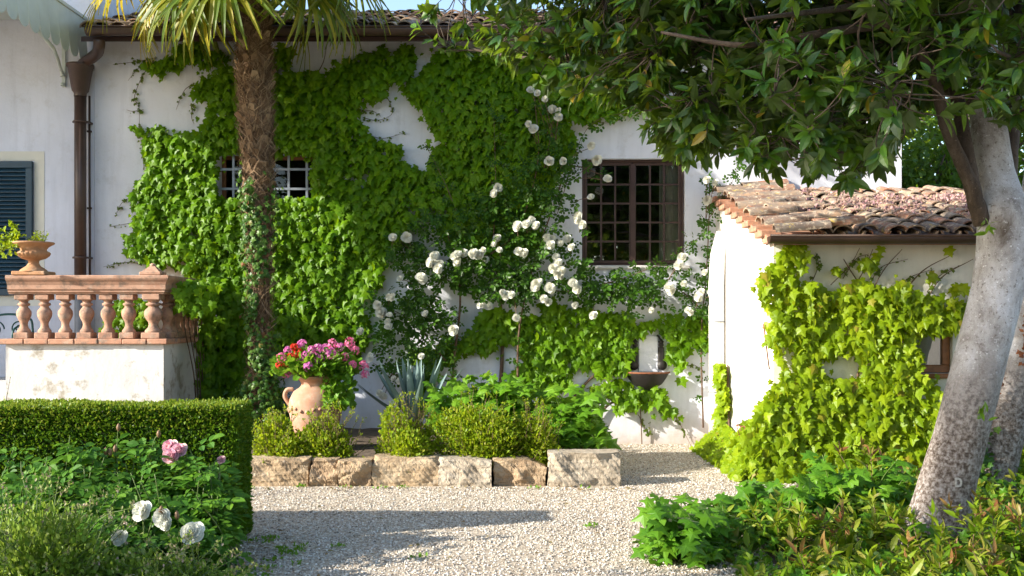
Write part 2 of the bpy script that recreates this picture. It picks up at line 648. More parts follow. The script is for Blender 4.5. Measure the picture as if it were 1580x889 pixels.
M["ivy"] = leafmat("creeper_leaf", [(0.060, 0.135, 0.006), (0.095, 0.195, 0.008), (0.14, 0.25, 0.012), (0.08, 0.165, 0.006)], (0.38, 0.60, 0.01), 0.38, 0.42, spec=0.35)
M["ivy_bright"] = leafmat("yellow_green_creeper_leaf", [(0.14, 0.22, 0.010), (0.21, 0.30, 0.014), (0.28, 0.35, 0.022), (0.17, 0.26, 0.014)], (0.58, 0.68, 0.02), 0.46, 0.42, odd=(0.30, 0.24, 0.03))
M["tendril"] = leafmat("young_tendril_leaf", [(0.06, 0.11, 0.015), (0.09, 0.10, 0.03), (0.10, 0.16, 0.02)], (0.3, 0.4, 0.05), 0.3)
M["trunk_ivy"] = leafmat("dark_ivy_leaf", [(0.024, 0.070, 0.016), (0.045, 0.11, 0.026), (0.11, 0.18, 0.07)], (0.12, 0.22, 0.05), 0.2, 0.35, odd=(0.22, 0.08, 0.03))
M["rose_leaf"] = leafmat("climbing_rose_leaf", [(0.022, 0.062, 0.010), (0.034, 0.088, 0.012), (0.055, 0.125, 0.014)], (0.14, 0.30, 0.03), 0.25, 0.35)
M["bush_rose_leaf"] = leafmat("bush_rose_leaf", [(0.040, 0.115, 0.026), (0.060, 0.150, 0.034), (0.085, 0.19, 0.038), (0.11, 0.21, 0.028)], (0.20, 0.42, 0.05), 0.30, 0.42)
M["hedge_leaf"] = leafmat("box_hedge_leaf", [(0.034, 0.088, 0.008), (0.054, 0.125, 0.010), (0.08, 0.16, 0.014)], (0.24, 0.40, 0.02), 0.25, 0.38)
M["hedge_new"] = leafmat("box_hedge_new_growth", [(0.11, 0.185, 0.014), (0.16, 0.235, 0.02), (0.22, 0.255, 0.04)], (0.36, 0.42, 0.05), 0.32, 0.4)
M["spirea"] = leafmat("yellow_green_shrub_leaf", [(0.12, 0.195, 0.010), (0.17, 0.25, 0.014), (0.23, 0.29, 0.022), (0.26, 0.24, 0.035)], (0.50, 0.60, 0.02), 0.42, 0.45)
M["palmate"] = leafmat("fresh_palmate_leaf", [(0.075, 0.18, 0.022), (0.105, 0.225, 0.030), (0.15, 0.27, 0.045)], (0.32, 0.52, 0.04), 0.36, 0.42)
M["under_leaf"] = leafmat("blue_green_lobed_leaf", [(0.055, 0.145, 0.026), (0.080, 0.19, 0.030), (0.12, 0.24, 0.035)], (0.26, 0.50, 0.04), 0.36, 0.42)
M["laurel"] = leafmat("laurel_shoot_leaf", [(0.065, 0.13, 0.012), (0.11, 0.18, 0.014), (0.17, 0.235, 0.018), (0.22, 0.25, 0.03), (0.19, 0.17, 0.035)], (0.42, 0.50, 0.03), 0.34, 0.32)
M["red_leaf"] = leafmat("reddish_young_leaf", [(0.16, 0.060, 0.025), (0.22, 0.12, 0.04), (0.20, 0.17, 0.04)], (0.35, 0.18, 0.05), 0.25, 0.35)
M["catmint"] = leafmat("pale_shrub_leaf", [(0.11, 0.20, 0.05), (0.17, 0.26, 0.06), (0.23, 0.32, 0.08), (0.26, 0.30, 0.11)], (0.36, 0.48, 0.06), 0.34, 0.5)
M["seedhead"] = leafmat("pinkish_bud", [(0.30, 0.24, 0.13), (0.30, 0.33, 0.12), (0.22, 0.31, 0.08), (0.42, 0.30, 0.28)], (0.4, 0.3, 0.2), 0.2, 0.6)
M["magnolia"] = leafmat("glossy_tree_leaf", [(0.011, 0.044, 0.012), (0.020, 0.066, 0.014), (0.032, 0.090, 0.016), (0.046, 0.115, 0.014), (0.080, 0.150, 0.016)], (0.34, 0.52, 0.015), 0.26, 0.42, odd=(0.34, 0.20, 0.02), under=(0.045, 0.080, 0.018), spec=1.0)
M["magnolia_new"] = leafmat("young_tree_leaf", [(0.10, 0.20, 0.02), (0.16, 0.26, 0.03)], (0.4, 0.55, 0.04), 0.35, 0.35)
M["tree_leaf"] = leafmat("background_tree_leaf", [(0.035, 0.085, 0.014), (0.06, 0.12, 0.018), (0.10, 0.165, 0.03)], (0.26, 0.38, 0.03), 0.3, 0.45)
M["agave"] = leafmat("blue_agave_leaf", [(0.15, 0.22, 0.215), (0.20, 0.28, 0.265)], (0.1, 0.15, 0.1), 0.05, 0.5, spec=0.3)
M["frond"] = leafmat("palm_frond", [(0.045, 0.085, 0.012), (0.08, 0.13, 0.018), (0.17, 0.19, 0.02), (0.32, 0.27, 0.02)], (0.50, 0.48, 0.03), 0.32, 0.4)
M["frond_dry"] = leafmat("yellowing_palm_frond", [(0.11, 0.145, 0.015), (0.30, 0.27, 0.02), (0.46, 0.36, 0.03), (0.44, 0.36, 0.19)], (0.65, 0.52, 0.04), 0.35, 0.4)
M["white_petal"] = leafmat("white_petal", [(0.84, 0.82, 0.74), (0.90, 0.89, 0.85)], (0.85, 0.82, 0.70), 0.25, 0.6, spec=0.2)
M["pink_petal"] = leafmat("pink_rose_petal", [(0.80, 0.42, 0.56), (0.86, 0.58, 0.68), (0.86, 0.60, 0.55)], (0.8, 0.4, 0.5), 0.25, 0.6, spec=0.2)
M["magenta"] = leafmat("magenta_petal", [(0.60, 0.10, 0.40), (0.70, 0.22, 0.50), (0.72, 0.32, 0.54)], (0.7, 0.1, 0.4), 0.25, 0.55, spec=0.2)
M["hotpink"] = leafmat("hot_pink_petal", [(0.74, 0.14, 0.32), (0.80, 0.32, 0.48)], (0.8, 0.1, 0.3), 0.25, 0.55, spec=0.2)
M["red_petal"] = leafmat("red_petal", [(0.60, 0.02, 0.02), (0.70, 0.07, 0.03)], (0.8, 0.08, 0.03), 0.25, 0.55, spec=0.2)
M["sedum"] = leafmat("pink_sedum", [(0.48, 0.24, 0.27), (0.62, 0.40, 0.40), (0.42, 0.30, 0.20), (0.34, 0.18, 0.24)], (0.5, 0.3, 0.3), 0.2, 0.6)
M["bud"] = leafmat("bud_green", [(0.16, 0.15, 0.05), (0.30, 0.14, 0.10)], (0.3, 0.2, 0.1), 0.1, 0.5)


def glassmat(name="window_glass", refl=7.5):
    m, nt, b = nodes(name)
    fr = mk(nt, "ShaderNodeFresnel")
    fr.inputs[0].default_value = 1.5
    k = mk(nt, "ShaderNodeMath", operation="MULTIPLY")
    nt.links.new(fr.outputs[0], k.inputs[0])
    k.inputs[1].default_value = refl
    t = mk(nt, "ShaderNodeBsdfTransparent")
    t.inputs[0].default_value = (0.80, 0.84, 0.82, 1)
    gl = mk(nt, "ShaderNodeBsdfGlossy")
    gl.inputs["Roughness"].default_value = 0.015
    bump_n = mk(nt, "ShaderNodeBump")
    bump_n.inputs["Strength"].default_value = 0.05
    bump_n.inputs["Distance"].default_value = 0.02
    nt.links.new(noise(nt, 3.0, 2), bump_n.inputs["Height"])
    nt.links.new(bump_n.outputs[0], gl.inputs["Normal"])
    mx = mk(nt, "ShaderNodeMixShader")
    nt.links.new(k.outputs[0], mx.inputs[0])
    nt.links.new(t.outputs[0], mx.inputs[1])
    nt.links.new(gl.outputs[0], mx.inputs[2])
    nt.links.new(mx.outputs[0], nt.nodes["Material Output"].inputs[0])
    return m


M["glass"] = glassmat()
M["glass_low_refl"] = glassmat("low_reflection_glass", 1.2)


def gravelmat():
    m, nt, b = nodes("gravel_ground")
    tc = mk(nt, "ShaderNodeTexCoord", name="TC")
    vo = mk(nt, "ShaderNodeTexVoronoi")
    vo.inputs["Scale"].default_value = 55
    nt.links.new(tc.outputs["Object"], vo.inputs["Vector"])
    sp = mk(nt, "ShaderNodeSeparateColor")
    nt.links.new(vo.outputs["Color"], sp.inputs[0])
    c = ramp(nt, sp.outputs[0], [(0, (0.22, 0.175, 0.13)), (0.4, (0.40, 0.325, 0.24)), (0.8, (0.52, 0.44, 0.34)), (1, (0.64, 0.57, 0.47))])
    c = mixc(nt, ramp(nt, noise(nt, 0.8, 6, 0.6), [(0.4, (0, 0, 0)), (0.7, (0.45,) * 3)]), c, (0.24, 0.20, 0.16))
    nt.links.new(c, b.inputs["Base Color"])
    b.inputs["Roughness"].default_value = 0.9
    bump(nt, b, vo.outputs["Distance"], -0.8, 0.02)
    return m


def pebblemat():
    m, nt, b = nodes("pebble")
    gm = mk(nt, "ShaderNodeNewGeometry")
    c = ramp(nt, gm.outputs["Random Per Island"], [(0, (0.12, 0.095, 0.075)), (0.15, (0.32, 0.26, 0.195)), (0.35, (0.54, 0.465, 0.375)), (0.6, (0.48, 0.445, 0.41)), (0.85, (0.70, 0.64, 0.545)), (1, (0.80, 0.77, 0.71))])
    nt.links.new(c, b.inputs["Base Color"])
    b.inputs["Roughness"].default_value = 0.8
    return m


# ------------------------------------------------------------------ setting: ground, gravel, bed soil
g = G()
xs = np.concatenate([[-200, -60], np.linspace(-14, 14, 29), [60, 200]])
ys = np.concatenate([[-200, -60], np.linspace(-14, 8, 23), [60, 300]])
xx, yy = np.meshgrid(xs, ys, indexing="ij")
v = np.stack([xx.ravel(), yy.ravel(), np.zeros(xx.size)], 1)
i, j = np.meshgrid(np.arange(len(xs) - 1), np.arange(len(ys) - 1), indexing="ij")
a = (i * len(ys) + j).ravel()
g.add(v, np.stack([a, a + len(ys), a + len(ys) + 1, a + 1], 1))
o = g.build("ground", gravelmat())
tag(o, "gravel ground of the garden court", "ground", kind="structure")

n = 84000
t = rng.uniform(0, 1, n)
px_ = rng.uniform(-2.9, 3.1, n)
py_ = -7.0 + 6.95 * rng.uniform(0, 1, n) ** 1.35
ok = ~((px_ < 1.05) & (py_ > -3.2)) & ~((px_ > 2.55) & (py_ > -2.8))
ok &= snoise(np.stack([px_, py_, 0 * px_], 1), 1.6) + rng.normal(0, .5, n) < 1.25
px_, py_ = px_[ok], py_[ok]
n = len(px_)
octv = np.array([(1, 0, 0), (0.3, .95, 0), (-0.8, .6, 0), (-.8, -.6, 0), (.3, -.95, 0), (.1, 0, .8), (-.1, .1, -.8)])
octf = np.array([(0, 1, 5), (1, 2, 5), (2, 3, 5), (3, 4, 5), (4, 0, 5), (1, 0, 6), (2, 1, 6), (3, 2, 6), (4, 3, 6), (0, 4, 6)])
ang = rng.uniform(0, 6.28, n)
tip = np.stack([np.cos(ang), np.sin(ang), rng.normal(0, .25, n)], 1)
nr = np.stack([rng.normal(0, .3, n), rng.normal(0, .3, n), np.ones(n)], 1)
sz = 0.0048 + 0.0058 * rng.uniform(0, 1, n) ** 2
g = G()
inst(g, (octv, octf), np.stack([px_, py_, sz * 0.35], 1), tip, nr, sz)
o = g.build("gravel", pebblemat())
tag(o, "loose pale gravel spread over the courtyard", "gravel", kind="stuff")

g = G()
nx, ny = 46, 30
xs = np.linspace(-4.0, 0.98, nx)
ys = np.linspace(-3.02, -0.01, ny)
xx, yy = np.meshgrid(xs, ys, indexing="ij")
zz = 0.13 + 0.07 * (yy + 3) / 3 + 0.018 * snoise(np.stack([xx.ravel(), yy.ravel(), 0 * xx.ravel()], 1), 6).reshape(xx.shape) + rng.normal(0, 0.006, xx.shape)
zz = np.where(xx > 0.93, 0.02, zz)
i, j = np.meshgrid(np.arange(nx - 1), np.arange(ny - 1), indexing="ij")
a = (i * ny + j).ravel()
g.add(np.stack([xx.ravel(), yy.ravel(), zz.ravel()], 1), np.stack([a, a + ny, a + ny + 1, a + 1], 1), smooth=True)
o = g.build("soil_bed", M["soil"])
tag(o, "brown soil of the raised planting bed", "soil", kind="structure")


# ------------------------------------------------------------------ buildings
def wall_holes(g, x0, x1, z0, z1, y, th, holes, mat=0):
    """wall facing -Y with rectangular openings, reveals included"""
    xs = sorted({x0, x1, *[h[0] for h in holes], *[h[1] for h in holes]})
    zs = sorted({z0, z1, *[h[2] for h in holes], *[h[3] for h in holes]})
    for xa, xb in zip(xs, xs[1:]):
        for za, zb in zip(zs, zs[1:]):
            cx, cz = (xa + xb) / 2, (za + zb) / 2
            if any(h[0] < cx < h[1] and h[2] < cz < h[3] for h in holes):
                continue
            for yy, fl in ((y, 1), (y + th, -1)):
                q = [(xa, yy, za), (xb, yy, za), (xb, yy, zb), (xa, yy, zb)]
                g.add(q[::fl], [(0, 1, 2, 3)], mat)
    for a, b, c, d in holes:
        g.add([(a, y, c), (a, y + th, c), (a, y + th, d), (a, y, d)], [(0, 1, 2, 3)], mat)
        g.add([(b, y, c), (b, y + th, c), (b, y + th, d), (b, y, d)], [(3, 2, 1, 0)], mat)
        g.add([(a, y, c), (b, y, c), (b, y + th, c), (a, y + th, c)], [(0, 1, 2, 3)], mat)
        g.add([(a, y, d), (b, y, d), (b, y + th, d), (a, y + th, d)], [(3, 2, 1, 0)], mat)
    g.add([(x0, y, z0), (x0, y + th, z0), (x0, y + th, z1), (x0, y, z1)], [(3, 2, 1, 0)], mat)
    g.add([(x1, y, z0), (x1, y + th, z0), (x1, y + th, z1), (x1, y, z1)], [(0, 1, 2, 3)], mat)
    g.add([(x0, y, z1), (x1, y, z1), (x1, y + th, z1), (x0, y + th, z1)], [(0, 1, 2, 3)], mat)


def T_tile(w0=0.10, w1=0.078, L=0.42, h=0.068, th=0.014, k=8):
    v = []
    for y, w in ((0, w0), (L, w1)):
        for d in (0, th):
            for a in np.linspace(0, np.pi, k + 1):
                v.append(((w - d) * math.cos(a), y, (h - d) * math.sin(a) * (w / w0)))
    n = k + 1
    f = []
    for i in range(k):
        f.append((i, i + 1, 2 * n + i + 1, 2 * n + i))                       # outer
        f.append((n + i, 3 * n + i, 3 * n + i + 1, n + i + 1))               # inner
        f.append((i, n + i, n + i + 1, i + 1))                               # front edge
        f.append((2 * n + i, 2 * n + i + 1, 3 * n + i + 1, 3 * n + i))
    return np.array(v), np.array(f)


TILE = T_tile()


def roof_tiles(x0, x1, y0, z0, run, pitch, sp=0.205, exp=0.33, jit=1.0):
    """canal tiles climbing in +Y from the eave (y0, z0)"""
    g = G()
    up = np.array([0, math.cos(pitch), math.sin(pitch)])
    nn = np.array([0, -math.sin(pitch), math.cos(pitch)])
    nr_ = int(run / exp)
    pos, tip, nrm, sc, pos2, tip2, nrm2 = [], [], [], [], [], [], []
    x = x0
    while x < x1:
        cj = rng.normal(0, 0.012) * jit
        for r in range(nr_):
            b = np.array([x + cj + rng.normal(0, 0.008) * jit, y0, z0]) + up * (r * exp + rng.normal(0, 0.015) * jit)
            pos.append(b + nn * (0.045 + rng.uniform(0, 0.012)))
            t = up + np.array([rng.normal(0, 0.035) * jit, 0, -0.035 + rng.normal(0, .012)])
            tip.append(t)
            nrm.append(nn + np.array([rng.normal(0, .06) * jit, 0, 0]))
            b2 = b + np.array([sp / 2, 0, 0])
            pos2.append(b2 + nn * 0.062 - up * 0.03)
            tip2.append(up + np.array([0, 0, -0.03]))
            nrm2.append(-nn)
        x += sp
    inst(g, TILE, np.array(pos), np.array(tip), np.array(nrm), rng.uniform(0.95, 1.05, len(pos)), 0, False)
    inst(g, TILE, np.array(pos2), np.array(tip2), np.array(nrm2), 0.98, 0, False)
    return g


def gutter(path_x0, path_x1, y, z, r=0.085):
    """half round gutter running along X with a rolled front bead and end caps"""
    g = G()
    a = np.linspace(math.pi, 2 * math.pi, 11)
    prof = [(y + r * math.cos(t), z + r * math.sin(t) * 1.05) for t in a]
    inner = [(y + (r - .006) * math.cos(t), z + (r - .006) * math.sin(t) * 1.05) for t in a[::-1]]
    prof = prof + inner
    n = len(prof)
    vs = [(x, p, q) for x in (path_x0, path_x1) for p, q in prof]
    f = [(k, (k + 1) % n, n + (k + 1) % n, n + k) for k in range(n)]
    g.add(vs, f, 0, True)
    for x in (path_x0, path_x1):
        g.add([(x, p, q) for p, q in prof[:11]], [tuple(range(11))])
    tube(g, [(path_x0, y - r - .002, z + .004), (path_x1, y - r - .002, z + .004)], 0.011, 8)
    return g


# --- the low farmhouse
house = thing("farmhouse", "long white plastered farmhouse with tiled eave, brown gutter and creeper covered wall", "house", (0, 0, 0))
WX0, WX1, WZ0, WZ1 = PX(898, 0), PX(1057, 0), P(0, 410, 0)[2], P(0, 245, 0)[2]
BX0, BX1, BZ0, BZ1 = PX(334, 0), PX(482, 0), P(0, 312, 0)[2], P(0, 236, 0)[2]
HX0, HX1, HZ = -5.285, PX(1391, 0), 5.16
g = G()
wall_holes(g, HX0, HX1, -0.3, HZ, 0.0, 0.38, [(WX0, WX1, WZ0, WZ1), (BX0, BX1, BZ0, BZ1)])
box(g, HX1 - 0.38, HX1 - 0.002, 0.381, 3.6, -0.3, 5.16)
g.build("wall", M["plaster"], house)
rt = roof_tiles(HX0 + 0.13, HX1 + 0.1, -0.52, 5.075, 2.85, R(20.5), jit=2.0)
box_g = G()
up = np.array([0, math.cos(R(20)), math.sin(R(20))])
e0, e1 = np.array([0, -0.44, 5.03]), np.array([0, -0.44, 5.03]) + up * 2.6
q = []
for x in (HX0 + 0.02, HX1 + 0.12):
    q += [(x, e0[1], e0[2]), (x, e1[1], e1[2]), (x, e1[1], e1[2] - .06), (x, e0[1], e0[2] - .06)]
box_g.add(q, [(0, 1, 2, 3), (7, 6, 5, 4), (0, 4, 5, 1), (1, 5, 6, 2), (2, 6, 7, 3), (3, 7, 4, 0)])
rf = rt.build("roof", M["tile"], house)
box_g.build("roof_deck", M["brown_paint"], rf)
g = G()
x = HX0 + 0.2
ps = []
while x < HX1:
    ps.append((x, e1[1] - 0.02, e1[2] + 0.05 + rng.normal(0, .012)))
    x += 0.36
inst(g, T_tile(0.13, 0.115, 0.42, 0.10), np.array(ps), np.array([[1, 0, 0.03]]) + rng.normal(0, .03, (len(ps), 3)), np.array([[0, 0, 1.0]]), 1.0)
g.build("ridge", M["tile"], rf)
gt = gutter(PX(134, -0.58), HX1 + 0.15, -0.58, 5.09, 0.085).build("gutter", M["brown_metal"], house)
# downpipe: swan neck, hopper, pipe, clamps
dx, dy = PX(124, -0.14), -0.14
g = G()
tube(g, spline([P(153, 62, -0.58), P(153, 70, -0.56), P(150, 82, -0.40), P(136, 93, -0.22), P(128, 99, -0.16), P(126, 104, -0.14)]), 0.068, 14)
tube(g, [(dx, dy, 4.36), (dx, dy, 2.05)], 0.071, 18)
dp = g.build("downpipe", M["brown_metal"], house)
g = G()
hz = P(0, 100, -0.14)[2]
lathe(g, [(0.150, hz - 0.004), (0.165, hz), (0.165, hz - 0.03), (0.150, hz - 0.045), (0.100, hz - 0.33), (0.076, hz - 0.36), (0.076, hz - 0.40)], (dx, dy, 0), 22)
lathe(g, [(0.15, hz - 0.004), (0.04, hz - 0.3)], (dx, dy, 0), 22)
g.build("hopper_head", M["brown_metal"], dp)
for zc in (4.05, 2.35):
    g = G()
    lathe(g, [(0.072, zc - .015), (0.082, zc - .012), (0.082, zc + .012), (0.072, zc + .015)], (dx, dy, 0), 18)
    box(g, dx - .10, dx - .073, -.14, -0.001, zc - .012, zc + .012)
    box(g, dx + .073, dx + .10, -.14, -0.001, zc - .012, zc + .012)
    g.build("clamp", M["brown_metal"], dp)
g = G()
tube(g, [(dx, dy, 2.05), (dx, dy, 0.0)], 0.068, 16)
g.build("lower_pipe", M["zinc"], dp)
g = G()
cx = PX(138, -.02)
tube(g, [(cx, -0.02, 4.4), (cx, -0.02, 3.4), (cx + .006, -0.02, 2.5), (cx, -0.02, 0.9)], 0.014, 6)
for z in (3.95, 2.98, 2.1):
    box(g, cx - .025, cx + .025, -.04, -.002, z - .012, z + .012)
g.build("conduit", M["brown_metal"], house)


def frame_rect(g, x0, x1, z0, z1, w, y0, y1):
    bbox(g, x0, x1, y0, y1, z1 - w, z1, .006)
    bbox(g, x0, x1, y0, y1, z0, z0 + w, .006)
    bbox(g, x0, x0 + w, y0 + .001, y1 - .001, z0 + w, z1 - w, .006)
    bbox(g, x1 - w, x1, y0 + .001, y1 - .001, z0 + w, z1 - w, .006)


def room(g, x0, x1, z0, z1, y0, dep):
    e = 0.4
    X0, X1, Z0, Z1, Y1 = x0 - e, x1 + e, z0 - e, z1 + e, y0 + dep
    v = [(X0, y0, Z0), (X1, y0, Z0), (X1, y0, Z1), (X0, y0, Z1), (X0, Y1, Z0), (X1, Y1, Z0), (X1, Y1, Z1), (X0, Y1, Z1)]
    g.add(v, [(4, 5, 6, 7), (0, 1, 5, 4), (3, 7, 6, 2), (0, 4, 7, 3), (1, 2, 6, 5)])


# casement window
wy = 0.07
g = G()
e = .004
frame_rect(g, WX0 + e, WX1 - e, WZ0 + e, WZ1 - e, 0.026, wy, wy + .09)
win = g.build("window", M["brown_paint"], house)
mid = (WX0 + WX1) / 2
for a, b in ((WX0 + .031, mid - .002), (mid + .002, WX1 - .031)):
    g = G()
    frame_rect(g, a, b, WZ0 + .031, WZ1 - .031, 0.040, wy + .012, wy + .06)
    x0_, x1_, z0_, z1_ = a + .040, b - .040, WZ0 + .071, WZ1 - .071
    for k in (1, 2):
        xx_ = x0_ + (x1_ - x0_) * k / 3
        box(g, xx_ - .011, xx_ + .011, wy + .018, wy + .052, z0_, z1_)
    for k in range(1, 5):
        zz_ = z0_ + (z1_ - z0_) * k / 5
        box(g, x0_, x1_, wy + .021, wy + .049, zz_ - .011, zz_ + .011)
    sash = g.build("sash", M["brown_paint"], win)
    g = G()
    g.add([(x0_, wy + .035, z0_), (x1_, wy + .035, z0_), (x1_, wy + .035, z1_), (x0_, wy + .035, z1_)], [(0, 1, 2, 3)])
    g.build("pane", M["glass"], win)
g = G()
box(g, mid - .028, mid + .028, wy - .004, wy + .011, WZ0 + .055, WZ1 - .055)
g.build("cover_strip", M["brown_paint"], win)
g = G()
room(g, WX0, WX1, WZ0, WZ1, 0.382, 2.2)
g.build("room", M["dark"], win)
g = G()
xs = np.linspace(WX1 - 0.30, WX1 + .03, 26)
zs = np.linspace(WZ0 - .1, WZ1 + .1, 12)
cv = []
for z in zs:
    for k, x in enumerate(xs):
        cv.append((x - 0.10 * max(0, (WZ0 + .35 - z)) * 0 , 0.19 + 0.022 * math.sin(k * 1.15 + z), z))
f = [(r * 26 + c, r * 26 + c + 1, (r + 1) * 26 + c + 1, (r + 1) * 26 + c) for r in range(11) for c in range(25)]
g.add(cv, f, 0, True)
g.build("curtain", M["curtain"], win)
g = G()
bbox(g, WX0 - .06, WX1 + .06, -0.035, 0.06, WZ0 - .045, WZ0 + .002, .01)
g.build("window_sill", M["plaster3"], house)

# barred window
g = G()
frame_rect(g, BX0 + e, BX1 - e, BZ0 + e, BZ1 - e, 0.05, 0.22, 0.28)
box(g, (BX0 + BX1) / 2 - .03, (BX0 + BX1) / 2 + .03, .222, .278, BZ0 + .054, BZ1 - .054)
bw = g.build("barred_window", M["wood"], house)
g = G()
g.add([(BX0 + .05, .25, BZ0 + .05), (BX1 - .05, .25, BZ0 + .05), (BX1 - .05, .25, BZ1 - .05), (BX0 + .05, .25, BZ1 - .05)], [(0, 1, 2, 3)])
g.build("pane", M["glass_low_refl"], bw)
g = G()
room(g, BX0, BX1, BZ0, BZ1, 0.382, 1.5)
g.build("room", M["dark"], bw)
g = G()
for px in (361, 404, 446, 474):
    x = PX(px, 0)
    box(g, x - .014, x + .014, -.030, -.006, BZ0 + .01, BZ1 + .01)
for py in (262, 292):
    z = P(0, py, 0)[2]
    box(g, BX0 - .03, BX1 + .03, -.034, -.010, z - .014, z + .014)
g.build("bars", M["bars"], bw)

# --- the tall house at the left, with shutter and an added unseen shading block
tall = thing("tall_house", "taller pale lavender white house with dark teal louvred shutter beside the brown downpipe", "house", (-7.5, 0, 0))
SX1, SZ0, SZ1 = PX(50, -.05), P(0, 456, -.05)[2], P(0, 249, -.05)[2]
SX0 = SX1 - 1.15
g = G()
wall_holes(g, -9.6, -5.288, -0.3, 8.2, -0.004, 0.38, [(SX0 + .06, SX1 - .06, SZ0 + .06, SZ1 - .06)])
box(g, -5.67, -5.29, 0.377, 5.0, -0.3, 8.2)
g.build("wall", M["plaster2"], tall)
g = G()
box(g, -14.0, -9.605, -1.95, 4.0, -0.3, 8.2)  # out-of-view block added to keep the sun off the left wall
g.build("shade_block", M["plaster2"], tall)
g = G()
d = PX(66, 0) - PX(50, 0)
box(g, SX0 - d, SX1 + d, -.010, -.0045, SZ1 + .012, SZ1 + d)
box(g, SX0 - d, SX1 + d, -.010, -.0045, SZ0 - d, SZ0 - .004)
box(g, SX1 + .003, SX1 + d, -.010, -.0045, SZ0 - .003, SZ1 + .011)
box(g, SX0 - d, SX0 - .003, -.010, -.0045, SZ0 - .003, SZ1 + .011)
g.build("window_surround", M["surround"], tall)
g = G()
frame_rect(g, SX0, SX1, SZ0, SZ1, 0.085, -.062, -.014)
box(g, (SX0 + SX1) / 2 - .06, (SX0 + SX1) / 2 + .06, -.061, -.015, SZ0 + .086, SZ1 - .086)
sh = g.build("shutter", M["shutter"], tall)
g = G()
z = SZ0 + .10
while z < SZ1 - .11:
    for a, b in ((SX0 + .085, (SX0 + SX1) / 2 - .06), ((SX0 + SX1) / 2 + .06, SX1 - .085)):
        v = [(a, -.056, z), (b, -.056, z), (b, -.020, z + .042), (a, -.020, z + .042), (a, -.056, z + .009), (b, -.056, z + .009), (b, -.020, z + .051), (a, -.020, z + .051)]
        g.add(v, [(0, 1, 5, 4), (3, 7, 6, 2), (4, 5, 6, 7), (0, 3, 2, 1), (0, 4, 7, 3), (1, 2, 6, 5)])
    z += 0.052
g.build("slats", M["shutter"], sh)
g = G()
box(g, SX0 + .062, SX1 - .062, .15, .17, SZ0 + .062, SZ1 - .062)  # near-black sheet standing in for the unlit room behind the slats
g.build("dark_backing", M["dark"], sh)

# --- scalloped metal canopy over the left wall
can = thing("door_canopy", "pale green metal canopy with scalloped valance high at the top left", "canopy", (-7, -0.1, 5.3))
VX = -5.40
g = G()
box(g, -7.62, VX + .02, -2.3, -0.012, 5.36, 5.40)
g.build("canopy_roof", M["canopy"], can)


def valance(p0, p1, z1, z0, sw, depth=0.12, th=0.006):
    p0, p1 = np.array(p0, float), np.array(p1, float)
    L = np.linalg.norm(p1 - p0)
    n = int(round(L / sw))
    d = (p1 - p0) / L
    nn = np.array([d[1], -d[0]])
    g = G()
    m = n * 12 + 1
    top, bot = [], []
    for k in range(m):
        s = k / 12.0
        ph = s - math.floor(s)
        zb = z0 - depth * math.sqrt(max(0, 1 - (2 * ph - 1) ** 2)) if k < m - 1 else z0
        q = p0 + d * (s * L / n)
        # gentle outward flare towards the bottom
        bot.append((q[0] + nn[0] * 0.035, q[1] + nn[1] * 0.035, zb))
        top.append((q[0], q[1], z1))
    V = []
    for t in (0, th):
        for a in (top, bot):
            V += [(x + nn[0] * t, y + nn[1] * t, z) for x, y, z in a]
    f = []
    for k in range(m - 1):
        f += [(k, k + 1, m + k + 1, m + k), (2 * m + k, 3 * m + k, 3 * m + k + 1, 2 * m + k + 1), (m + k, m + k + 1, 3 * m + k + 1, 3 * m + k), (k, 2 * m + k, 2 * m + k + 1, k + 1)]
    g.add(V, f, 0)
    return g


valance((VX, -2.3), (VX, -0.03), 5.36, 4.92, 0.25).build("valance", M["canopy"], can)
valance((-7.6, -2.3), (VX, -2.3), 5.36, 4.92, 0.25).build("front_valance", M["canopy"], can)
g = G()
bx = PX(98, -.03)
box(g, bx - .022, bx + .022, -.03, -.005, P(0, 135, 0)[2], P(0, 62, 0)[2])
tube(g, spline([P(97, 117, -.05), P(93, 105, -.12), P(86, 84, -.45), P(72, 62, -.95), (bx - .1, -1.6, 5.34)]), 0.022, 8)
for py in (117, 131):
    lathe(g, [(0.03, -.01), (0.03, .02), (0.0, .03)], tuple(P(97, py, -.05)), 8)
g.build("bracket", M["canopy"], can)

# --- the annex
annex = thing("annex", "low white annex with weathered clay tile roof at the right", "building", (4.8, -1.4, 0))
AX0, AX1, AY = 2.575, 8.5, -2.80
AZF, AZB = 2.33, 3.08
AWX0, AWX1, AWZ0, AWZ1 = PX(1402, AY), PX(1470, AY), P(0, 576, AY)[2], P(0, 498, AY)[2]
g = G()
wall_holes(g, AX0, AX1, -0.3, AZF, AY, 0.3, [(AWX0, AWX1, AWZ0, AWZ1)])
n = 10
for k in range(n):      # side wall follows the roof slope
    ya, yb = AY + .301 + (-.003 - AY - .301) * k / n, AY + .301 + (-.003 - AY - .301) * (k + 1) / n
    za, zb = AZF + (AZB - AZF) * (ya - AY) / -AY, AZF + (AZB - AZF) * (yb - AY) / -AY
    x0_, x1_ = AX0 + 0.0, AX0 + .3
    g.add([(x0_, ya, -.3), (x0_, yb, -.3), (x0_, yb, zb), (x0_, ya, za), (x1_, ya, -.3), (x1_, yb, -.3), (x1_, yb, zb), (x1_, ya, za)],
          [(3, 2, 1, 0), (4, 5, 6, 7), (2, 3, 7, 6)])
box(g, 4.95, AX1, -0.30, -0.004, -0.3, 3.06)
g.build("wall", M["plaster3"], annex)
pit = math.atan2(AZB - AZF, -AY)
g = roof_tiles(AX0 + 0.42, AX1, -3.02, 2.37, 3.1, pit, 0.225, 0.33, 1.8)
vt = []
vd = []
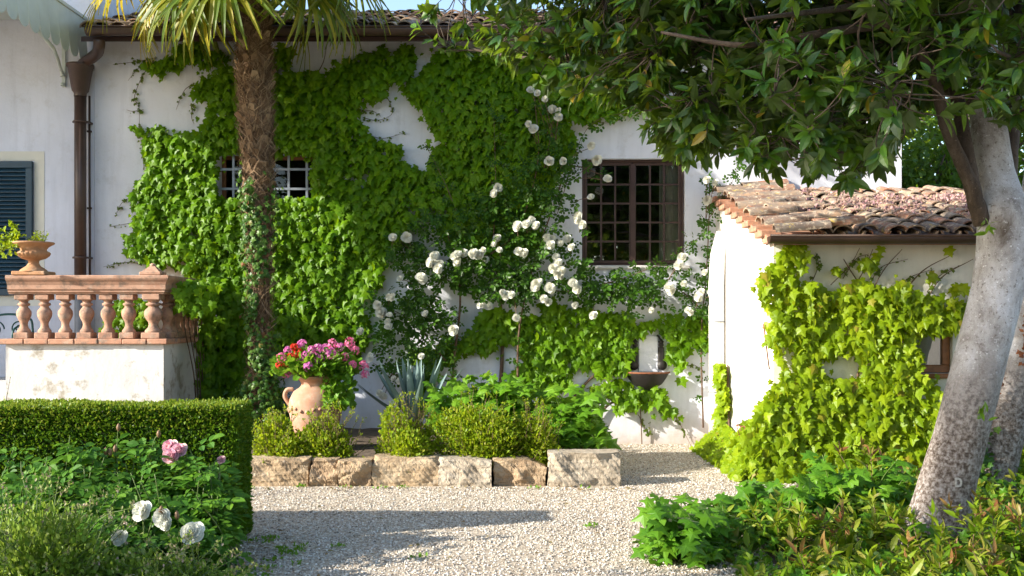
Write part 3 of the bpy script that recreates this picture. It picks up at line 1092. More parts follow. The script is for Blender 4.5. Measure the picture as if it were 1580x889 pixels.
for k in range(11):     # verge tiles lie across the slope
    yv = -2.98 + k * 0.28
    zv = 2.37 + (yv + 3.02) * math.tan(pit) + 0.065
    vt.append((AX0 - 0.05 + rng.normal(0, .05), yv + rng.normal(0, .03), zv + rng.normal(0, .014)))
    vd.append((1, rng.normal(0, .10), 0.05 + rng.normal(0, .04)))
inst(g, T_tile(0.125, 0.105, 0.52, 0.075, 0.018), np.array(vt), np.array(vd), np.array([[0, -0.2, 1.0]]), 1.0)
inst(g, T_tile(0.11, 0.095, 0.48, 0.07, 0.018), np.array(vt) + np.array([0.30, 0.12, 0.06]) + rng.normal(0, .03, (len(vt), 3)) * np.array([2.5, 1, .3]), np.array(vd), np.array([[0, -0.25, 1.0]]), 1.0)
arf = g.build("roof", M["tile"], annex)
g = G()
q = []
for x in (AX0 - .05, AX1):
    q += [(x, -3.0, 2.345), (x, -.012, 3.11), (x, -.012, 3.06), (x, -3.0, 2.30)]
g.add(q, [(0, 1, 2, 3), (7, 6, 5, 4), (0, 4, 5, 1), (1, 5, 6, 2), (2, 6, 7, 3), (3, 7, 4, 0)])
g.build("roof_deck", M["brick"], arf)
g = G()    # row of verge bricks under the tiles
for k in range(10):
    yv = -2.95 + k * 0.295
    zv = 2.32 + (yv + 3.0) * math.tan(pit)
    bbox(g, AX0 - .075 + rng.normal(0, .008), AX0 + .12, yv, yv + .285, zv - .005, zv + .052 + rng.uniform(0, .01), .008)
g.build("verge_bricks", M["brick"], arf)
gutter(PX(1186, -3.08), AX1, -3.08, 2.375, 0.068).build("gutter", M["brown_metal"], annex)
g = G()
frame_rect(g, AWX0 + e, AWX1 - e, AWZ0 + e, AWZ1 - e, 0.075, AY + .05, AY + .12)
awin = g.build("window", M["wood"], annex)
g = G()
g.add([(AWX0 + .07, AY + .08, AWZ0 + .07), (AWX1 - .07, AY + .08, AWZ0 + .07), (AWX1 - .07, AY + .08, AWZ1 - .07), (AWX0 + .07, AY + .08, AWZ1 - .07)], [(0, 1, 2, 3)])
g.build("pane", M["glass"], awin)
g = G()
cv = []
for z in np.linspace(AWZ0 - .05, AWZ1 + .05, 6):
    for k in range(24):
        cv.append((AWX0 - .05 + (AWX1 - AWX0 + .1) * k / 23, AY + .2 + .018 * math.sin(k * 1.3), z))
g.add(cv, [(r * 24 + c, r * 24 + c + 1, (r + 1) * 24 + c + 1, (r + 1) * 24 + c) for r in range(5) for c in range(23)], 0, True)
g.build("curtain", M["curtain"], awin)
g = G()
bbox(g, AWX0 - .05, AWX1 + .05, AY - .04, AY + .05, AWZ0 - .05, AWZ0 - .002, .008)
g.build("window_sill", M["wood"], awin)
g = G()
cxp, cyp = AX0 - 0.10, -0.55
tube(g, [(cxp, cyp, 0.02), (cxp + .005, cyp, 1.0), (cxp, cyp, 2.0), (cxp + .02, cyp, 2.35), (cxp + .09, cyp, 2.62)], 0.095, 18)
dp2 = g.build("downpipe", M["plaster3"], annex)
for zc in (1.55, 0.7):
    g = G()
    lathe(g, [(0.095, zc - .008), (0.102, zc - .006), (0.102, zc + .006), (0.095, zc + .008)], (cxp + .003, cyp, 0), 18)
    g.build("clamp", M["zinc"], dp2)

# sedum growing over the tiles
g = G()
ps = []
for _ in range(115):
    cx, cy = rng.uniform(AX0 + .15, 5.9), rng.uniform(-2.6, -0.4)
    if snoise(np.array([[cx, cy, 0]]), 2.3)[0] < 0.32:
        continue
    k = 70
    q = rng.normal(0, 1, (k, 3)) * np.array([0.075, 0.06, 0.022])
    ps.append(q + np.array([cx, cy, 2.37 + (cy + 3.02) * math.tan(pit) + 0.085]))
ps = np.concatenate(ps)
tp = norm(rng.normal(0, 1, (len(ps), 3)) + np.array([0, 0, .8]))
inst(g, OVAL, ps, tp, rng.normal(0, 1, (len(ps), 3)), rng.uniform(.02, .042, len(ps)))
o = g.build("sedum", M["sedum"])
tag(o, "pink flowering sedum spread over the annex roof tiles", "sedum", kind="stuff")

# ------------------------------------------------------------------ terrace landing and balustrade
g = G()
box(g, -9.0, -5.68, -1.25, -0.008, 0.0, 0.85)
o = g.build("landing", M["plinth"])
tag(o, "raised landing beside the balustrade", "landing", kind="structure")

bal = thing("balustrade", "terracotta balustrade on a white plastered plinth with brick ledge", "balustrade", (-4.78, -1.4, 0))
BXL, BXR, BY = -5.645, -3.885, -1.5
g = G()
nx, nz = 60, 40
for (p0, p1) in (((BXL, BY), (BXR, BY)), ((BXR, BY), (BXR, -.006)), ((BXL, -.006), (BXL, BY))):
    p0, p1 = np.array(p0), np.array(p1)
    dd = norm(p1 - p0)
    nn = np.array([dd[1], -dd[0]])
    vs = []
    for i in range(nx + 1):
        for j in range(nz + 1):
            q = p0 + (p1 - p0) * i / nx
            z = 1.30 * j / nz
            am = 0.0 if i in (0, nx) else 1.0
            off = am * (0.006 * snoise(np.array([[q[0], q[1], z]]), 5)[0])
            vs.append((q[0] + nn[0] * off, q[1] + nn[1] * off, z))
    f = [(i * (nz + 1) + j, (i + 1) * (nz + 1) + j, (i + 1) * (nz + 1) + j + 1, i * (nz + 1) + j + 1) for i in range(nx) for j in range(nz)]
    g.add(vs, f, 0, True)
g.build("plinth", M["plinth"], bal)
g = G()
x = BXL - .06
while x < BXR - .02:      # ledge bricks
    w = rng.uniform(0.24, 0.30)
    xe = min(x + w, BXR + .06)
    bbox(g, x, xe - .006, BY - .06 + rng.normal(0, .004), BY + .25, 1.302, 1.362 + rng.normal(0, .002), .008)
    x += w
y = BY + .256
while y < -.05:
    w = rng.uniform(0.22, 0.28)
    ye = min(y + w, -.008)
    bbox(g, BXR - .26, BXR + .06 + rng.normal(0, .004), y, ye - .006, 1.302, 1.362 + rng.normal(0, .002), .008)
    y += w
box(g, BXL + .02, BXR - .265, BY + .26, -.01, 1.27, 1.30)
g.build("ledge", M["brick"], bal)
zb0, zb1 = 1.362, 1.86


def baluster(x, y, s=1.0):
    g = G()
    H = zb1 - zb0
    h = 0.082 * s
    bbox(g, x - h, x + h, y - h, y + h, zb0, zb0 + .07, .008)
    bbox(g, x - h * .92, x + h * .92, y - h * .92, y + h * .92, zb1 - .062, zb1, .006)
    pr = [(.070, .07), (.074, .085), (.066, .10), (.047, .125), (.040, .155), (.044, .185), (.060, .215), (.075, .25), (.080, .28), (.076, .31), (.060, .335), (.046, .352), (.042, .365), (.062, .375), (.066, .386), (.060, .398), (.042, .405), (.044, .418), (.062, .434), (.062, .437)]
    lathe(g, [(r * s, zb0 + z * H / 0.4975) for r, z in pr], (x, y, 0), 20)
    return g


for k, px in enumerate((37, 69, 101, 134, 167, 199)):
    baluster(PX(px, BY + .09), BY + .09).build("baluster", M["terra"], bal)
baluster(PX(237, BY + .09), BY + .09, 1.28).build("corner_baluster", M["terra"], bal)
for k in range(7):
    baluster(BXR - .09, BY + .36 + k * 0.165).build("baluster", M["terra"], bal)
g = G()
prof = [(-.14, 1.861), (.035, 1.861), (.04, 1.875), (.055, 1.885), (.055, 1.90), (.070, 1.915), (.072, 1.96), (.088, 1.995), (.108, 2.02), (.115, 2.035), (.115, 2.058), (.10, 2.070), (-.14, 2.070)]
sweep(g, [(BXL + .03, BY + .04), (BXR - .04, BY + .04), (BXR - .04, -.01)], prof)
g.build("top_rail", M["terra"], bal)
g = G()
fx, fy = PX(236, BY + .06), BY + .06
bbox(g, fx - .12, fx + .12, fy - .1, fy + .1, 2.071, 2.11, .008)
v = [(fx - .10, fy - .085, 2.11), (fx + .10, fy - .085, 2.11), (fx + .10, fy + .085, 2.11), (fx - .10, fy + .085, 2.11), (fx - .028, fy - .025, 2.175), (fx + .028, fy - .025, 2.175), (fx + .028, fy + .025, 2.175), (fx - .028, fy + .025, 2.175)]
g.add(v, [(0, 1, 5, 4), (1, 2, 6, 5), (2, 3, 7, 6), (3, 0, 4, 7), (4, 5, 6, 7)])
lathe(g, [(.03, 2.175), (.036, 2.19), (.02, 2.205), (0.002, 2.21)], (fx, fy, 0), 10)
g.build("finial", M["terra"], bal)

# urn on the rail
ux, uy = PX(52, BY + .06), BY + .06
urn = thing("garden_urn", "fluted terracotta urn standing on the left end of the balustrade rail", "urn", (ux, uy, 2.071))
g = G()
bbox(g, ux - .185, ux + .185, uy - .14, uy + .14, 2.071, 2.115, .008)
lathe(g, [(.150, 2.116), (.14, 2.13), (.115, 2.15), (.075, 2.175), (.055, 2.21), (.058, 2.235), (.075, 2.245)], (ux, uy, 0), 24)
g.build("foot", M["terra_urn"], urn)
g = G()
pr = [(.07, 2.243), (.12, 2.262), (.155, 2.29), (.168, 2.315), (.160, 2.335), (.14, 2.345), (.135, 2.36), (.15, 2.385), (.185, 2.41), (.215, 2.425), (.22, 2.435), (.212, 2.445), (.19, 2.44), (.165, 2.41), (.0, 2.40)]
lathe(g, pr, (ux, uy, 0), 60, flute=[.03, .06, .07, .06, .04, .01, 0, 0, 0, 0, 0, 0, 0, 0, 0, 20])
g.build("bowl", M["terra_urn"], urn)


def shoot(gs, gl, base, tipp, n, tm, sc, mat_r=0.006, spread=0.9, droop=0.0, start=0.15):
    """one leafy stem: tube into gs, leaves into gl"""
    base, tipp = np.asarray(base, float), np.asarray(tipp, float)
    mid = (base + tipp) / 2 + rng.normal(0, .08, 3) * np.linalg.norm(tipp - base) + np.array([0, 0, droop])
    pts = spline([base, mid, tipp], 4)
    if gs is not None:
        tube(gs, pts, np.linspace(mat_r, mat_r * .35, len(pts)), 5)
    t = np.linspace(start, 1, n)
    k = t * (len(pts) - 1)
    i = np.minimum(k.astype(int), len(pts) - 2)
    fr = (k - i)[:, None]
    p = pts[i] * (1 - fr) + pts[i + 1] * fr
    d = norm(pts[i + 1] - pts[i])
    a = np.arange(n) * 2.4 + rng.uniform(0, 6)
    side = np.stack([np.cos(a), np.sin(a), np.zeros(n)], 1)
    tp = norm(side * spread + d * 0.7 + rng.normal(0, .2, (n, 3)))
    nr = norm(d + np.array([0, 0, .7]) - side * .3 + rng.normal(0, .25, (n, 3)))
    s = sc * rng.uniform(.7, 1.15, n) * (1 - 0.35 * t)
    inst(gl, tm, p, tp, nr, s)


pl = thing("urn_plant", "small bright leaved plant with trailing stems growing from the urn", "plant", (ux, uy, 2.42))
gs, gl = G(), G()
for k in range(16):
    a = rng.uniform(0, 6.28)
    b = np.array([ux + .08 * math.cos(a), uy + .08 * math.sin(a), 2.405])
    shoot(gs, gl, b, b + np.array([rng.normal(.02, .07), rng.normal(0, .06), rng.uniform(.08, .17)]), 9, OVAL, .05, .004)
for k in range(11):
    b = np.array([ux - .15, uy, 2.42])
    tpt = P(rng.uniform(-25, 26), rng.uniform(335, 420), BY - .05 + rng.normal(0, .1))
    pth = spline([b, (b + tpt) / 2 + np.array([-.02, 0, .07]), tpt], 5)
    tube(gs, pth, .004, 5)
    q = pth[2:]
    for w in range(3):
        m = len(q)
        inst(gl, OVAL, q + rng.normal(0, .012, (m, 3)), rng.normal(0, 1, (m, 3)) + np.array([-.3, 0, .3]), rng.normal(0, .5, (m, 3)) + np.array([-.3, -.6, .5]), rng.uniform(.04, .065, m))
gs.build("stem", M["green_stem"], pl)
gl.build("foliage", M["ivy_bright"], pl)

# small pot on the ledge behind the balusters
ppx, ppy = PX(218, -1.15), -1.15
sp_ = thing("flower_pot", "small plain terracotta flower pot on the ledge behind the balusters", "flower pot", (ppx, ppy, 1.30))
g = G()
lathe(g, [(.0, 1.302), (.045, 1.302), (.062, 1.40), (.074, 1.402), (.076, 1.44), (.066, 1.44), (.058, 1.41), (0, 1.40)], (ppx, ppy, 0), 20)
g.build("pot", M["terra_urn"], sp_)
g = G()
a = rng.uniform(0, 6.28, 26)
inst(g, OVAL, np.stack([ppx + .02 * np.cos(a), ppy + .02 * np.sin(a), np.full(26, 1.41)], 1), np.stack([np.cos(a), np.sin(a), rng.uniform(.6, 2, 26)], 1), np.array([[0, -.5, 1.0]]), rng.uniform(.05, .10, 26))
g.build("seedling", M["palmate"], sp_)

# green iron bench on the landing
bench = thing("garden_bench", "dark green wrought iron bench with scrolled back beside the balustrade plinth", "bench", (-6.35, -0.75, 0.85))
g = G()
x0_, x1_, yb = -7.05, -5.80, -0.55
tube(g, spline([(x0_, yb, .85), (x0_, yb, 1.45), (x0_ + .06, yb, 1.60), (x0_ + .3, yb, 1.64), (-6.42, yb, 1.60), (x1_ - .3, yb, 1.64), (x1_ - .06, yb, 1.60), (x1_, yb, 1.45), (x1_, yb, .85)], 8), .014, 8)
bk = g.build("backrest", M["green_iron"], bench)
g = G()
for cx in (-6.85, -6.55, -6.25, -5.97):
    t = np.linspace(0, 3.4 * np.pi, 40)
    r = .105 * (1 - t / (4.2 * np.pi))
    tube(g, np.stack([cx + r * np.cos(t), np.full(40, yb), 1.46 + r * np.sin(t)], 1), .009, 6)
g.build("scrollwork", M["green_iron"], bk)
g = G()
for k in range(5):
    bbox(g, x0_, x1_, -.98 + k * .085, -.98 + k * .085 + .06, 1.285, 1.305, .004)
g.build("seat", M["green_iron"], bench)
for x in (x0_ + .02, x1_ - .02):
    g = G()
    tube(g, spline([(x, -.98, .85), (x, -.97, 1.1), (x, -.96, 1.28)]), .014, 8)
    g.build("leg", M["green_iron"], bench)
    g = G()
    tube(g, spline([(x, -.56, 1.42), (x, -.75, 1.50), (x, -.95, 1.47), (x, -1.0, 1.38), (x, -.96, 1.29)]), .012, 8)
    g.build("armrest", M["green_iron"], bench)

# ------------------------------------------------------------------ kerb stones
SM = [stonemat("ochre_sandstone", (0.36, 0.26, 0.16), (0.46, 0.37, 0.26), (0.20, 0.14, 0.09)),
      stonemat("grey_sandstone", (0.35, 0.29, 0.22), (0.45, 0.39, 0.31), (0.19, 0.155, 0.115)),
      stonemat("warm_sandstone", (0.33, 0.23, 0.14), (0.43, 0.33, 0.22), (0.17, 0.115, 0.075))]


def kerb(px0, px1, pytop, k, dep=0.33, yf=-3.22, slope=0.0):
    x0, x1 = PX(px0, yf) + rng.uniform(-.004, .006), PX(px1, yf) - rng.uniform(-.004, .006)
    zt = P(0, pytop, yf)[2]
    n = 14
    g = G()
    nx_, ny_, nz_ = 36, 14, 20
    c = np.array([(x0 + x1) / 2, yf + dep / 2, zt / 2 - .02])
    h = np.array([(x1 - x0) / 2, dep / 2, zt / 2 + .02])
    seed = rng.uniform(-50, 50, 3)
    npl = 12                                   # hewn facets: random planes cut into the block
    pn = norm(np.stack([rng.normal(0, .5, npl), -np.ones(npl), rng.normal(0, .55, npl)], 1))
    pc = np.stack([rng.uniform(-1, 1, npl) * h[0], np.full(npl, -h[1]), rng.uniform(-1, 1, npl) * h[2]], 1)
    po = (pn * pc).sum(1) + rng.uniform(-.012, .03, npl)
    ecut = []
    for _ in range(7):                         # chipped corners and arrises
        sg = np.array([rng.choice([-1, 1]), rng.choice([-1, -1, 1]), rng.choice([1, 1, -1])])
        m_ = norm(sg * rng.uniform(.15, 1, 3))
        ecut.append((m_, (m_ * sg * h).sum() - rng.uniform(.012, .05)))
    for ax, s in ((0, -1), (0, 1), (1, -1), (1, 1), (2, -1), (2, 1)):
        u, w = [(1, 2), (2, 0), (0, 1)][ax]
        ru, rw = (nx_, ny_, nz_)[u], (nx_, ny_, nz_)[w]
        vs = []
        for i in range(ru + 1):
            for j in range(rw + 1):
                q = np.zeros(3)
                q[ax], q[u], q[w] = s, 2 * i / ru - 1, 2 * j / rw - 1
                p = q * h
                if slope and q[2] > 0:
                    p[2] -= slope * max(0, q[0]) ** 2 * q[2]
                vs.append(p)
        vs = np.array(vs)
        for m_, o_ in ecut:
            d_ = np.maximum(vs @ m_ - o_, 0)
            vs = vs - d_[:, None] * m_
        d_ = np.stack([np.maximum(vs @ a_ - b_, 0) for a_, b_ in zip(pn, po)], 1)
        k_ = np.partition(d_, -3, axis=1)[:, -3]     # third deepest cut: keeps both ridges and hollows
        vs = vs + np.array([0, 1.0, 0]) * np.minimum(k_, .06)[:, None]
        nd = snoise(vs + seed, 7.0) * .013 + snoise(vs + seed * 2, 19.0) * .012 + snoise(vs + seed * 3, 48) * .008 + rng.normal(0, .0018, len(vs))
        am = np.where(vs[:, 2] > h[2] - .02, .45, 1.0)
        dirn = norm(vs / h * np.array([.4, 1, .4]))
        vs = vs + dirn * (nd * am)[:, None] + c
        f = [(i * (rw + 1) + j, (i + 1) * (rw + 1) + j, (i + 1) * (rw + 1) + j + 1, i * (rw + 1) + j + 1) for i in range(ru) for j in range(rw)]
        if s < 0:
            f = [q[::-1] for q in f]
        g.add(vs, f, 0, False)
    return g.build("kerb_stone", SM[k])


KST = [(310, 374, 712, 0, 0, "rough ochre kerb stone half hidden behind the clipped hedge end"),
       (376, 474, 709, 0, 0, "long ochre kerb stone right beside the clipped hedge, under a yellow green shrub"),
       (476, 520, 710, 2, 0, "narrow squarish ochre kerb stone below the terracotta jar"),
       (574, 675, 708, 0, 0, "widest ochre kerb stone with a flat pale top, near the middle of the row"),
       (677, 758, 709, 1, .02, "pale grey kerb stone between two ochre ones"),
       (761, 843, 710, 2, .08, "brownish kerb stone with its right shoulder broken off"),
       (846, 957, 700, 1, 0, "tall grey brown kerb stone ending the row by the open gravel")]
for a, b, c, k, sl, lb in KST:
    tag(kerb(a, b, c, k, slope=sl), lb, "kerb stone", "rough stones edging the planting bed")
a = kerb(521, 572, 712, 2)
tag(a, "cracked narrow kerb stone with small grey wedge stones, beside the widest stone", "kerb stone", "rough stones edging the planting bed")
# side return of the bed
for k, (ya, yb) in enumerate(((-2.86, -2.0), (-1.98, -1.0), (-.98, -.1))):
    pass

# ------------------------------------------------------------------ wall creepers
wallv = np.array([0, -1.0, 0])


def creeper(name, label, cat, polys, holes, Y, dens, size, mat, thick=(0.03, 0.16), stems=(), tendrils=(), base=None, group=None, fray=19.0, lean=0.35, thin=0.0, sparse=()):
    th = thing(name, label, cat, base if base is not None else (0, Y - .05, 0), group)
    allp = np.concatenate([np.asarray(p, float) for p in polys])
    lo, hi = allp.min(0) - 20, allp.max(0) + 20
    k = (Y - CAMY) / F
    area = (hi - lo).prod() * k * k
    n = int(area * dens)
    p = rng.uniform(lo, hi, (n, 2))
    p = p[in_any(p, polys, holes, fray)]
    if thin:
        zz = np.concatenate([p, np.zeros((len(p), 1))], 1)
        p = p[snoise(zz, 0.045) > -1.1 + thin]
    if len(sparse):
        q = rng.uniform(lo, hi, (n // 1, 2))
        q = q[in_any(q, sparse, holes, fray)]
        cl_ = snoise(np.concatenate([q, np.zeros((len(q), 1))], 1), .06) + .5 * snoise(np.concatenate([q, np.zeros((len(q), 1))], 1), .15)
        p = np.concatenate([p, q[cl_ > .75]])
    # loose straggling leaves around the rim
    q = rng.uniform(lo, hi, (n // 2, 2))
    q = q[in_any(q, polys, (), fray) == False] if False else q[in_any(q + rng.normal(0, 9, q.shape), polys, holes, fray) & ~in_any(q, polys, holes, fray)]
    q = q[rng.uniform(0, 1, len(q)) < .35]
    rim = len(q)
    p = np.concatenate([p, q])
    n = len(p)
    base_n = snoise(np.concatenate([p, np.zeros((n, 1))], 1), 0.03)
    depth = thick[0] + (thick[1] - thick[0]) * np.clip(0.45 + 0.30 * base_n + rng.uniform(-.45, .45, n), 0, 1)
    pos = np.stack([(p[:, 0] - 790) * k, Y - depth, CAMZ - (p[:, 1] - HOR) * k], 1)
    tp = np.stack([rng.normal(0, .38, n), rng.normal(-.45, .25, n), -np.ones(n)], 1)
    nr = np.stack([rng.normal(-.1, .55, n), -np.ones(n), rng.normal(lean, .45, n)], 1)
    s = size * (.42 + .85 * rng.uniform(0, 1, n) ** .8)
    s[n - rim:] *= .62
    g = G()
    inst(g, LOBED, pos, tp, nr, s)
    g.build("foliage", mat, th)
    if stems:
        g = G()
        for pts, r0, r1 in stems:
            q = spline([np.array([PX(a, Y), Y - .02, CAMZ - (b - HOR) * k]) for a, b in pts], 6)
            q[:, 1] += -0.012 * np.abs(snoise(q, 3))
            tube(g, q, np.linspace(r0, r1, len(q)), 7)
        g.build("stem", M["stem"], th)
    if tendrils:
        for pts in tendrils:
            g, gt_ = G(), G()
            q = spline([np.array([PX(a, Y), Y - .012, CAMZ - (b - HOR) * k]) for a, b in pts], 7)
            tube(gt_, q, np.linspace(.005, .002, len(q)), 4)
            L = np.linalg.norm(np.diff(q, axis=0), axis=1).sum()
            m = max(6, int(L / .028))
            t = np.sort(rng.uniform(0, len(q) - 1.001, m))
            i = t.astype(int)
            fr = (t - i)[:, None]
            pp = q[i] * (1 - fr) + q[i + 1] * fr + rng.normal(0, .014, (m, 3)) * np.array([1, .3, 1])
            pp[:, 1] -= .012
            inst(g, LOBED, pp, np.stack([rng.normal(0, .7, m), rng.normal(-.3, .2, m), -np.ones(m)], 1), np.stack([rng.normal(0, .4, m), -np.ones(m), rng.normal(.3, .3, m)], 1), rng.uniform(.022, .055, m) * np.linspace(1.15, .6, m))
            tt = gt_.build("tendril", M["stem"], th)
            g.build("leaves", M["tendril"], tt)
    return th


P1 = [(232, 82), (290, 68), (362, 64), (364, 96), (330, 110), (300, 98), (262, 103), (242, 95)]
P2 = [(300, 137), (345, 118), (372, 112), (430, 105), (432, 70), (455, 72), (468, 100), (510, 112), (545, 95), (572, 66), (634, 64), (642, 100), (634, 132), (612, 112), (588, 128), (592, 150), (560, 172), (562, 212), (600, 232), (640, 258), (688, 282), (690, 325), (655, 352), (622, 378), (585, 420), (562, 470), (555, 535), (440, 560), (428, 650), (320, 655), (300, 610), (312, 520), (330, 445), (300, 428), (240, 412), (216, 372), (214, 315), (226, 258), (228, 215), (221, 188), (240, 165), (262, 188), (298, 196), (322, 196), (322, 172), (302, 160)]
H2 = [[(334, 238), (486, 238), (488, 306), (440, 312), (336, 312)], [(538, 264), (575, 268), (580, 284), (545, 282)], [(286, 395), (300, 402), (290, 410), (262, 412)]]
P3 = [(645, 108), (668, 78), (760, 62), (900, 72), (1000, 112), (1050, 150), (990, 165), (930, 178), (903, 186), (878, 170), (872, 205), (878, 245), (862, 330), (840, 385), (770, 410), (715, 385), (698, 330), (690, 285), (668, 232), (652, 170)]
P4 = [(690, 505), (740, 487), (800, 498), (845, 460), (900, 475), (1000, 500), (1040, 498), (1092, 500), (1086, 520), (1060, 522), (1066, 560), (1050, 588), (1025, 574), (1042, 545), (1036, 520), (998, 512), (986, 532), (976, 556), (952, 576), (915, 584), (898, 562), (884, 590), (872, 612), (800, 605), (783, 582), (790, 556), (812, 540), (770, 527), (730, 532), (704, 548), (665, 572), (640, 600), (638, 545)]
P5 = [(905, 602), (940, 594), (972, 588), (986, 606), (1006, 602), (1040, 622), (1056, 652), (1030, 642), (1005, 632), (985, 645), (965, 640), (945, 632)]

creeper("wall_creeper", "broad bright green creeper covering the farmhouse wall behind the palm trunk", "creeper", [P1, P2], H2, -0.012, 960, 0.112, M["ivy"], (0.02, 0.26),
        stems=[([(470, 650), (480, 560), (500, 450), (520, 300), (560, 150), (600, 80)], .03, .008), ([(330, 650), (340, 520), (320, 380), (300, 260), (330, 160)], .028, .006), ([(490, 115), (500, 95), (505, 70)], .006, .004)],
        tendrils=[[(240, 90), (215, 95), (175, 100)], [(240, 92), (215, 105), (198, 125)], [(240, 96), (222, 115), (208, 150), (215, 165), (216, 200), (222, 240)], [(225, 215), (222, 250), (226, 285)], [(300, 130), (285, 140), (272, 170)], [(300, 160), (296, 180), (300, 192)], [(222, 170), (205, 172), (196, 170)],
                  [(585, 140), (600, 155), (605, 175), (596, 182)], [(558, 172), (575, 172), (588, 180)], [(560, 182), (580, 186), (600, 182)], [(560, 205), (590, 214), (625, 205)], [(215, 300), (190, 312), (178, 335)], [(222, 340), (200, 345), (170, 350)], [(222, 370), (205, 385), (200, 400)], [(240, 410), (195, 405), (160, 412)]],
        base=(-2.6, -0.1, 0.15))
creeper("wall_creeper", "tall column of green creeper between the barred window and the casement window", "creeper", [P3], [], -0.012, 980, 0.112, M["ivy"], (0.02, 0.24),
        stems=[([(770, 640), (775, 520), (765, 400), (740, 250), (720, 120)], .028, .006)],
        tendrils=[[(905, 178), (930, 190), (960, 185)], [(650, 130), (640, 150), (636, 160)]], base=(-0.2, -0.1, 0.15))
creeper("wall_creeper", "low spreading green creeper under the casement window, reaching the wall fountain", "creeper", [P4, P5], [[(972, 516), (1036, 516), (1036, 590), (966, 590)]], -0.012, 700, 0.120, M["ivy"], (0.02, 0.13),
        stems=[([(880, 660), (885, 615), (905, 590), (925, 570), (945, 530)], .022, .012), ([(850, 640), (858, 590), (870, 560), (880, 520)], .020, .010), ([(905, 690), (925, 640), (950, 618), (990, 610)], .022, .010), ([(990, 690), (988, 640), (985, 600)], .008, .005), ([(830, 640), (836, 580), (842, 540)], .009, .005), ([(790, 500), (760, 495), (735, 505)], .014, .008)],
        tendrils=[[(1062, 565), (1070, 563), (1085, 572)], [(1040, 640), (1052, 660), (1064, 684)], [(985, 640), (1000, 670), (1003, 650)], [(905, 600), (925, 592), (940, 596)]], base=(0.8, -0.1, 0.1))
PA = [(1178, 382), (1212, 384), (1222, 425), (1260, 440), (1300, 425), (1340, 436), (1400, 452), (1450, 450), (1500, 470), (1480, 505), (1462, 520), (1440, 500), (1405, 508), (1398, 570), (1440, 592), (1455, 700), (1300, 750), (1190, 760), (1150, 690), (1172, 610), (1186, 560), (1178, 480)]
PA2 = [(1530, 520), (1680, 500), (1680, 740), (1530, 730)]
HA = [[(1256, 548), (1300, 542), (1322, 565), (1306, 585), (1262, 580)], [(1200, 520), (1215, 530), (1222, 575), (1198, 560)], [(1405, 512), (1456, 520), (1460, 585), (1410, 580)], [(1225, 385), (1250, 395), (1250, 415), (1232, 412)]]
PA3 = [(1250, 388), (1290, 384), (1330, 400), (1300, 420), (1262, 430)]
creeper("annex_creeper", "sunlit yellow green creeper covering the front of the low annex", "creeper", [PA, PA2], HA, AY - .008, 980, 0.105, M["ivy_bright"], (0.03, 0.20),
        stems=[([(1330, 740), (1320, 600), (1340, 480), (1300, 400)], .016, .005), ([(1330, 480), (1360, 420), (1390, 385)], .007, .003), ([(1380, 470), (1420, 420), (1470, 392)], .008, .003), ([(1300, 470), (1330, 420), (1345, 385)], .006, .003), ([(1420, 480), (1450, 430), (1500, 400)], .007, .003), ([(1280, 440), (1310, 410), (1325, 383)], .005, .003)],
        tendrils=[[(1250, 440), (1262, 410), (1258, 390)], [(1340, 440), (1360, 412), (1400, 400)], [(1430, 450), (1450, 425), (1480, 410)], [(1300, 430), (1320, 400), (1340, 392)], [(1380, 455), (1400, 430), (1440, 415)], [(1225, 400), (1240, 395), (1262, 398)]],
        base=(3.4, AY - .05, 0), sparse=[[(1200, 386), (1500, 384), (1500, 480), (1300, 445), (1215, 432)]])

# mound of creeper spilling at the annex side wall
th = thing("creeper_mound", "low yellow green creeper mound against the bright annex side wall", "creeper", (2.4, -1.8, 0))
g, gs = G(), G()
n = 2600
yy = rng.uniform(-2.95, -0.55, n)
zmax = 0.28 + 0.30 * np.clip((-yy - .5) / 2, 0, 1) + 0.16 * snoise(np.stack([yy, 0 * yy, 0 * yy], 1), 3)
zz = np.abs(rng.uniform(0, 1, n)) * np.maximum(zmax, .1)
out = (0.06 + (1 - zz / np.maximum(zmax, .1)) * rng.uniform(.1, .36, n))
pos = np.stack([AX0 - out, yy, zz + .03], 1)
k2 = 260       # thin column climbing the wall
yc = -0.85 + rng.normal(0, .05, k2)
pos = np.concatenate([pos, np.stack([AX0 - rng.uniform(.04, .14, k2), yc + .06 * np.sin(np.linspace(0, 9, k2)), np.linspace(.2, 1.05, k2)], 1)])
n = len(pos)
inst(g, LOBED, pos, np.stack([rng.normal(-.4, .4, n), rng.normal(-.2, .5, n), rng.normal(-.8, .3, n)], 1), np.stack([rng.normal(-.7, .4, n), rng.normal(-.5, .4, n), rng.normal(.7, .4, n)], 1), rng.uniform(.06, .125, n))
g.build("foliage", M["ivy_bright"], th)
tube(gs, spline([(AX0 - .04, -1.0, 0), (AX0 - .03, -.9, .5), (AX0 - .03, -.85, 1.05)]), [.012] * 12 + [.006], 6)
for k in range(12):
    y = rng.uniform(-2.8, -.8)
    tube(gs, spline([(AX0 - .05, y, .02), (AX0 - .12, y + .1, .2), (AX0 - .2, y + rng.normal(0, .2), .12)]), .006, 5)
gs.build("stem", M["stem"], th)

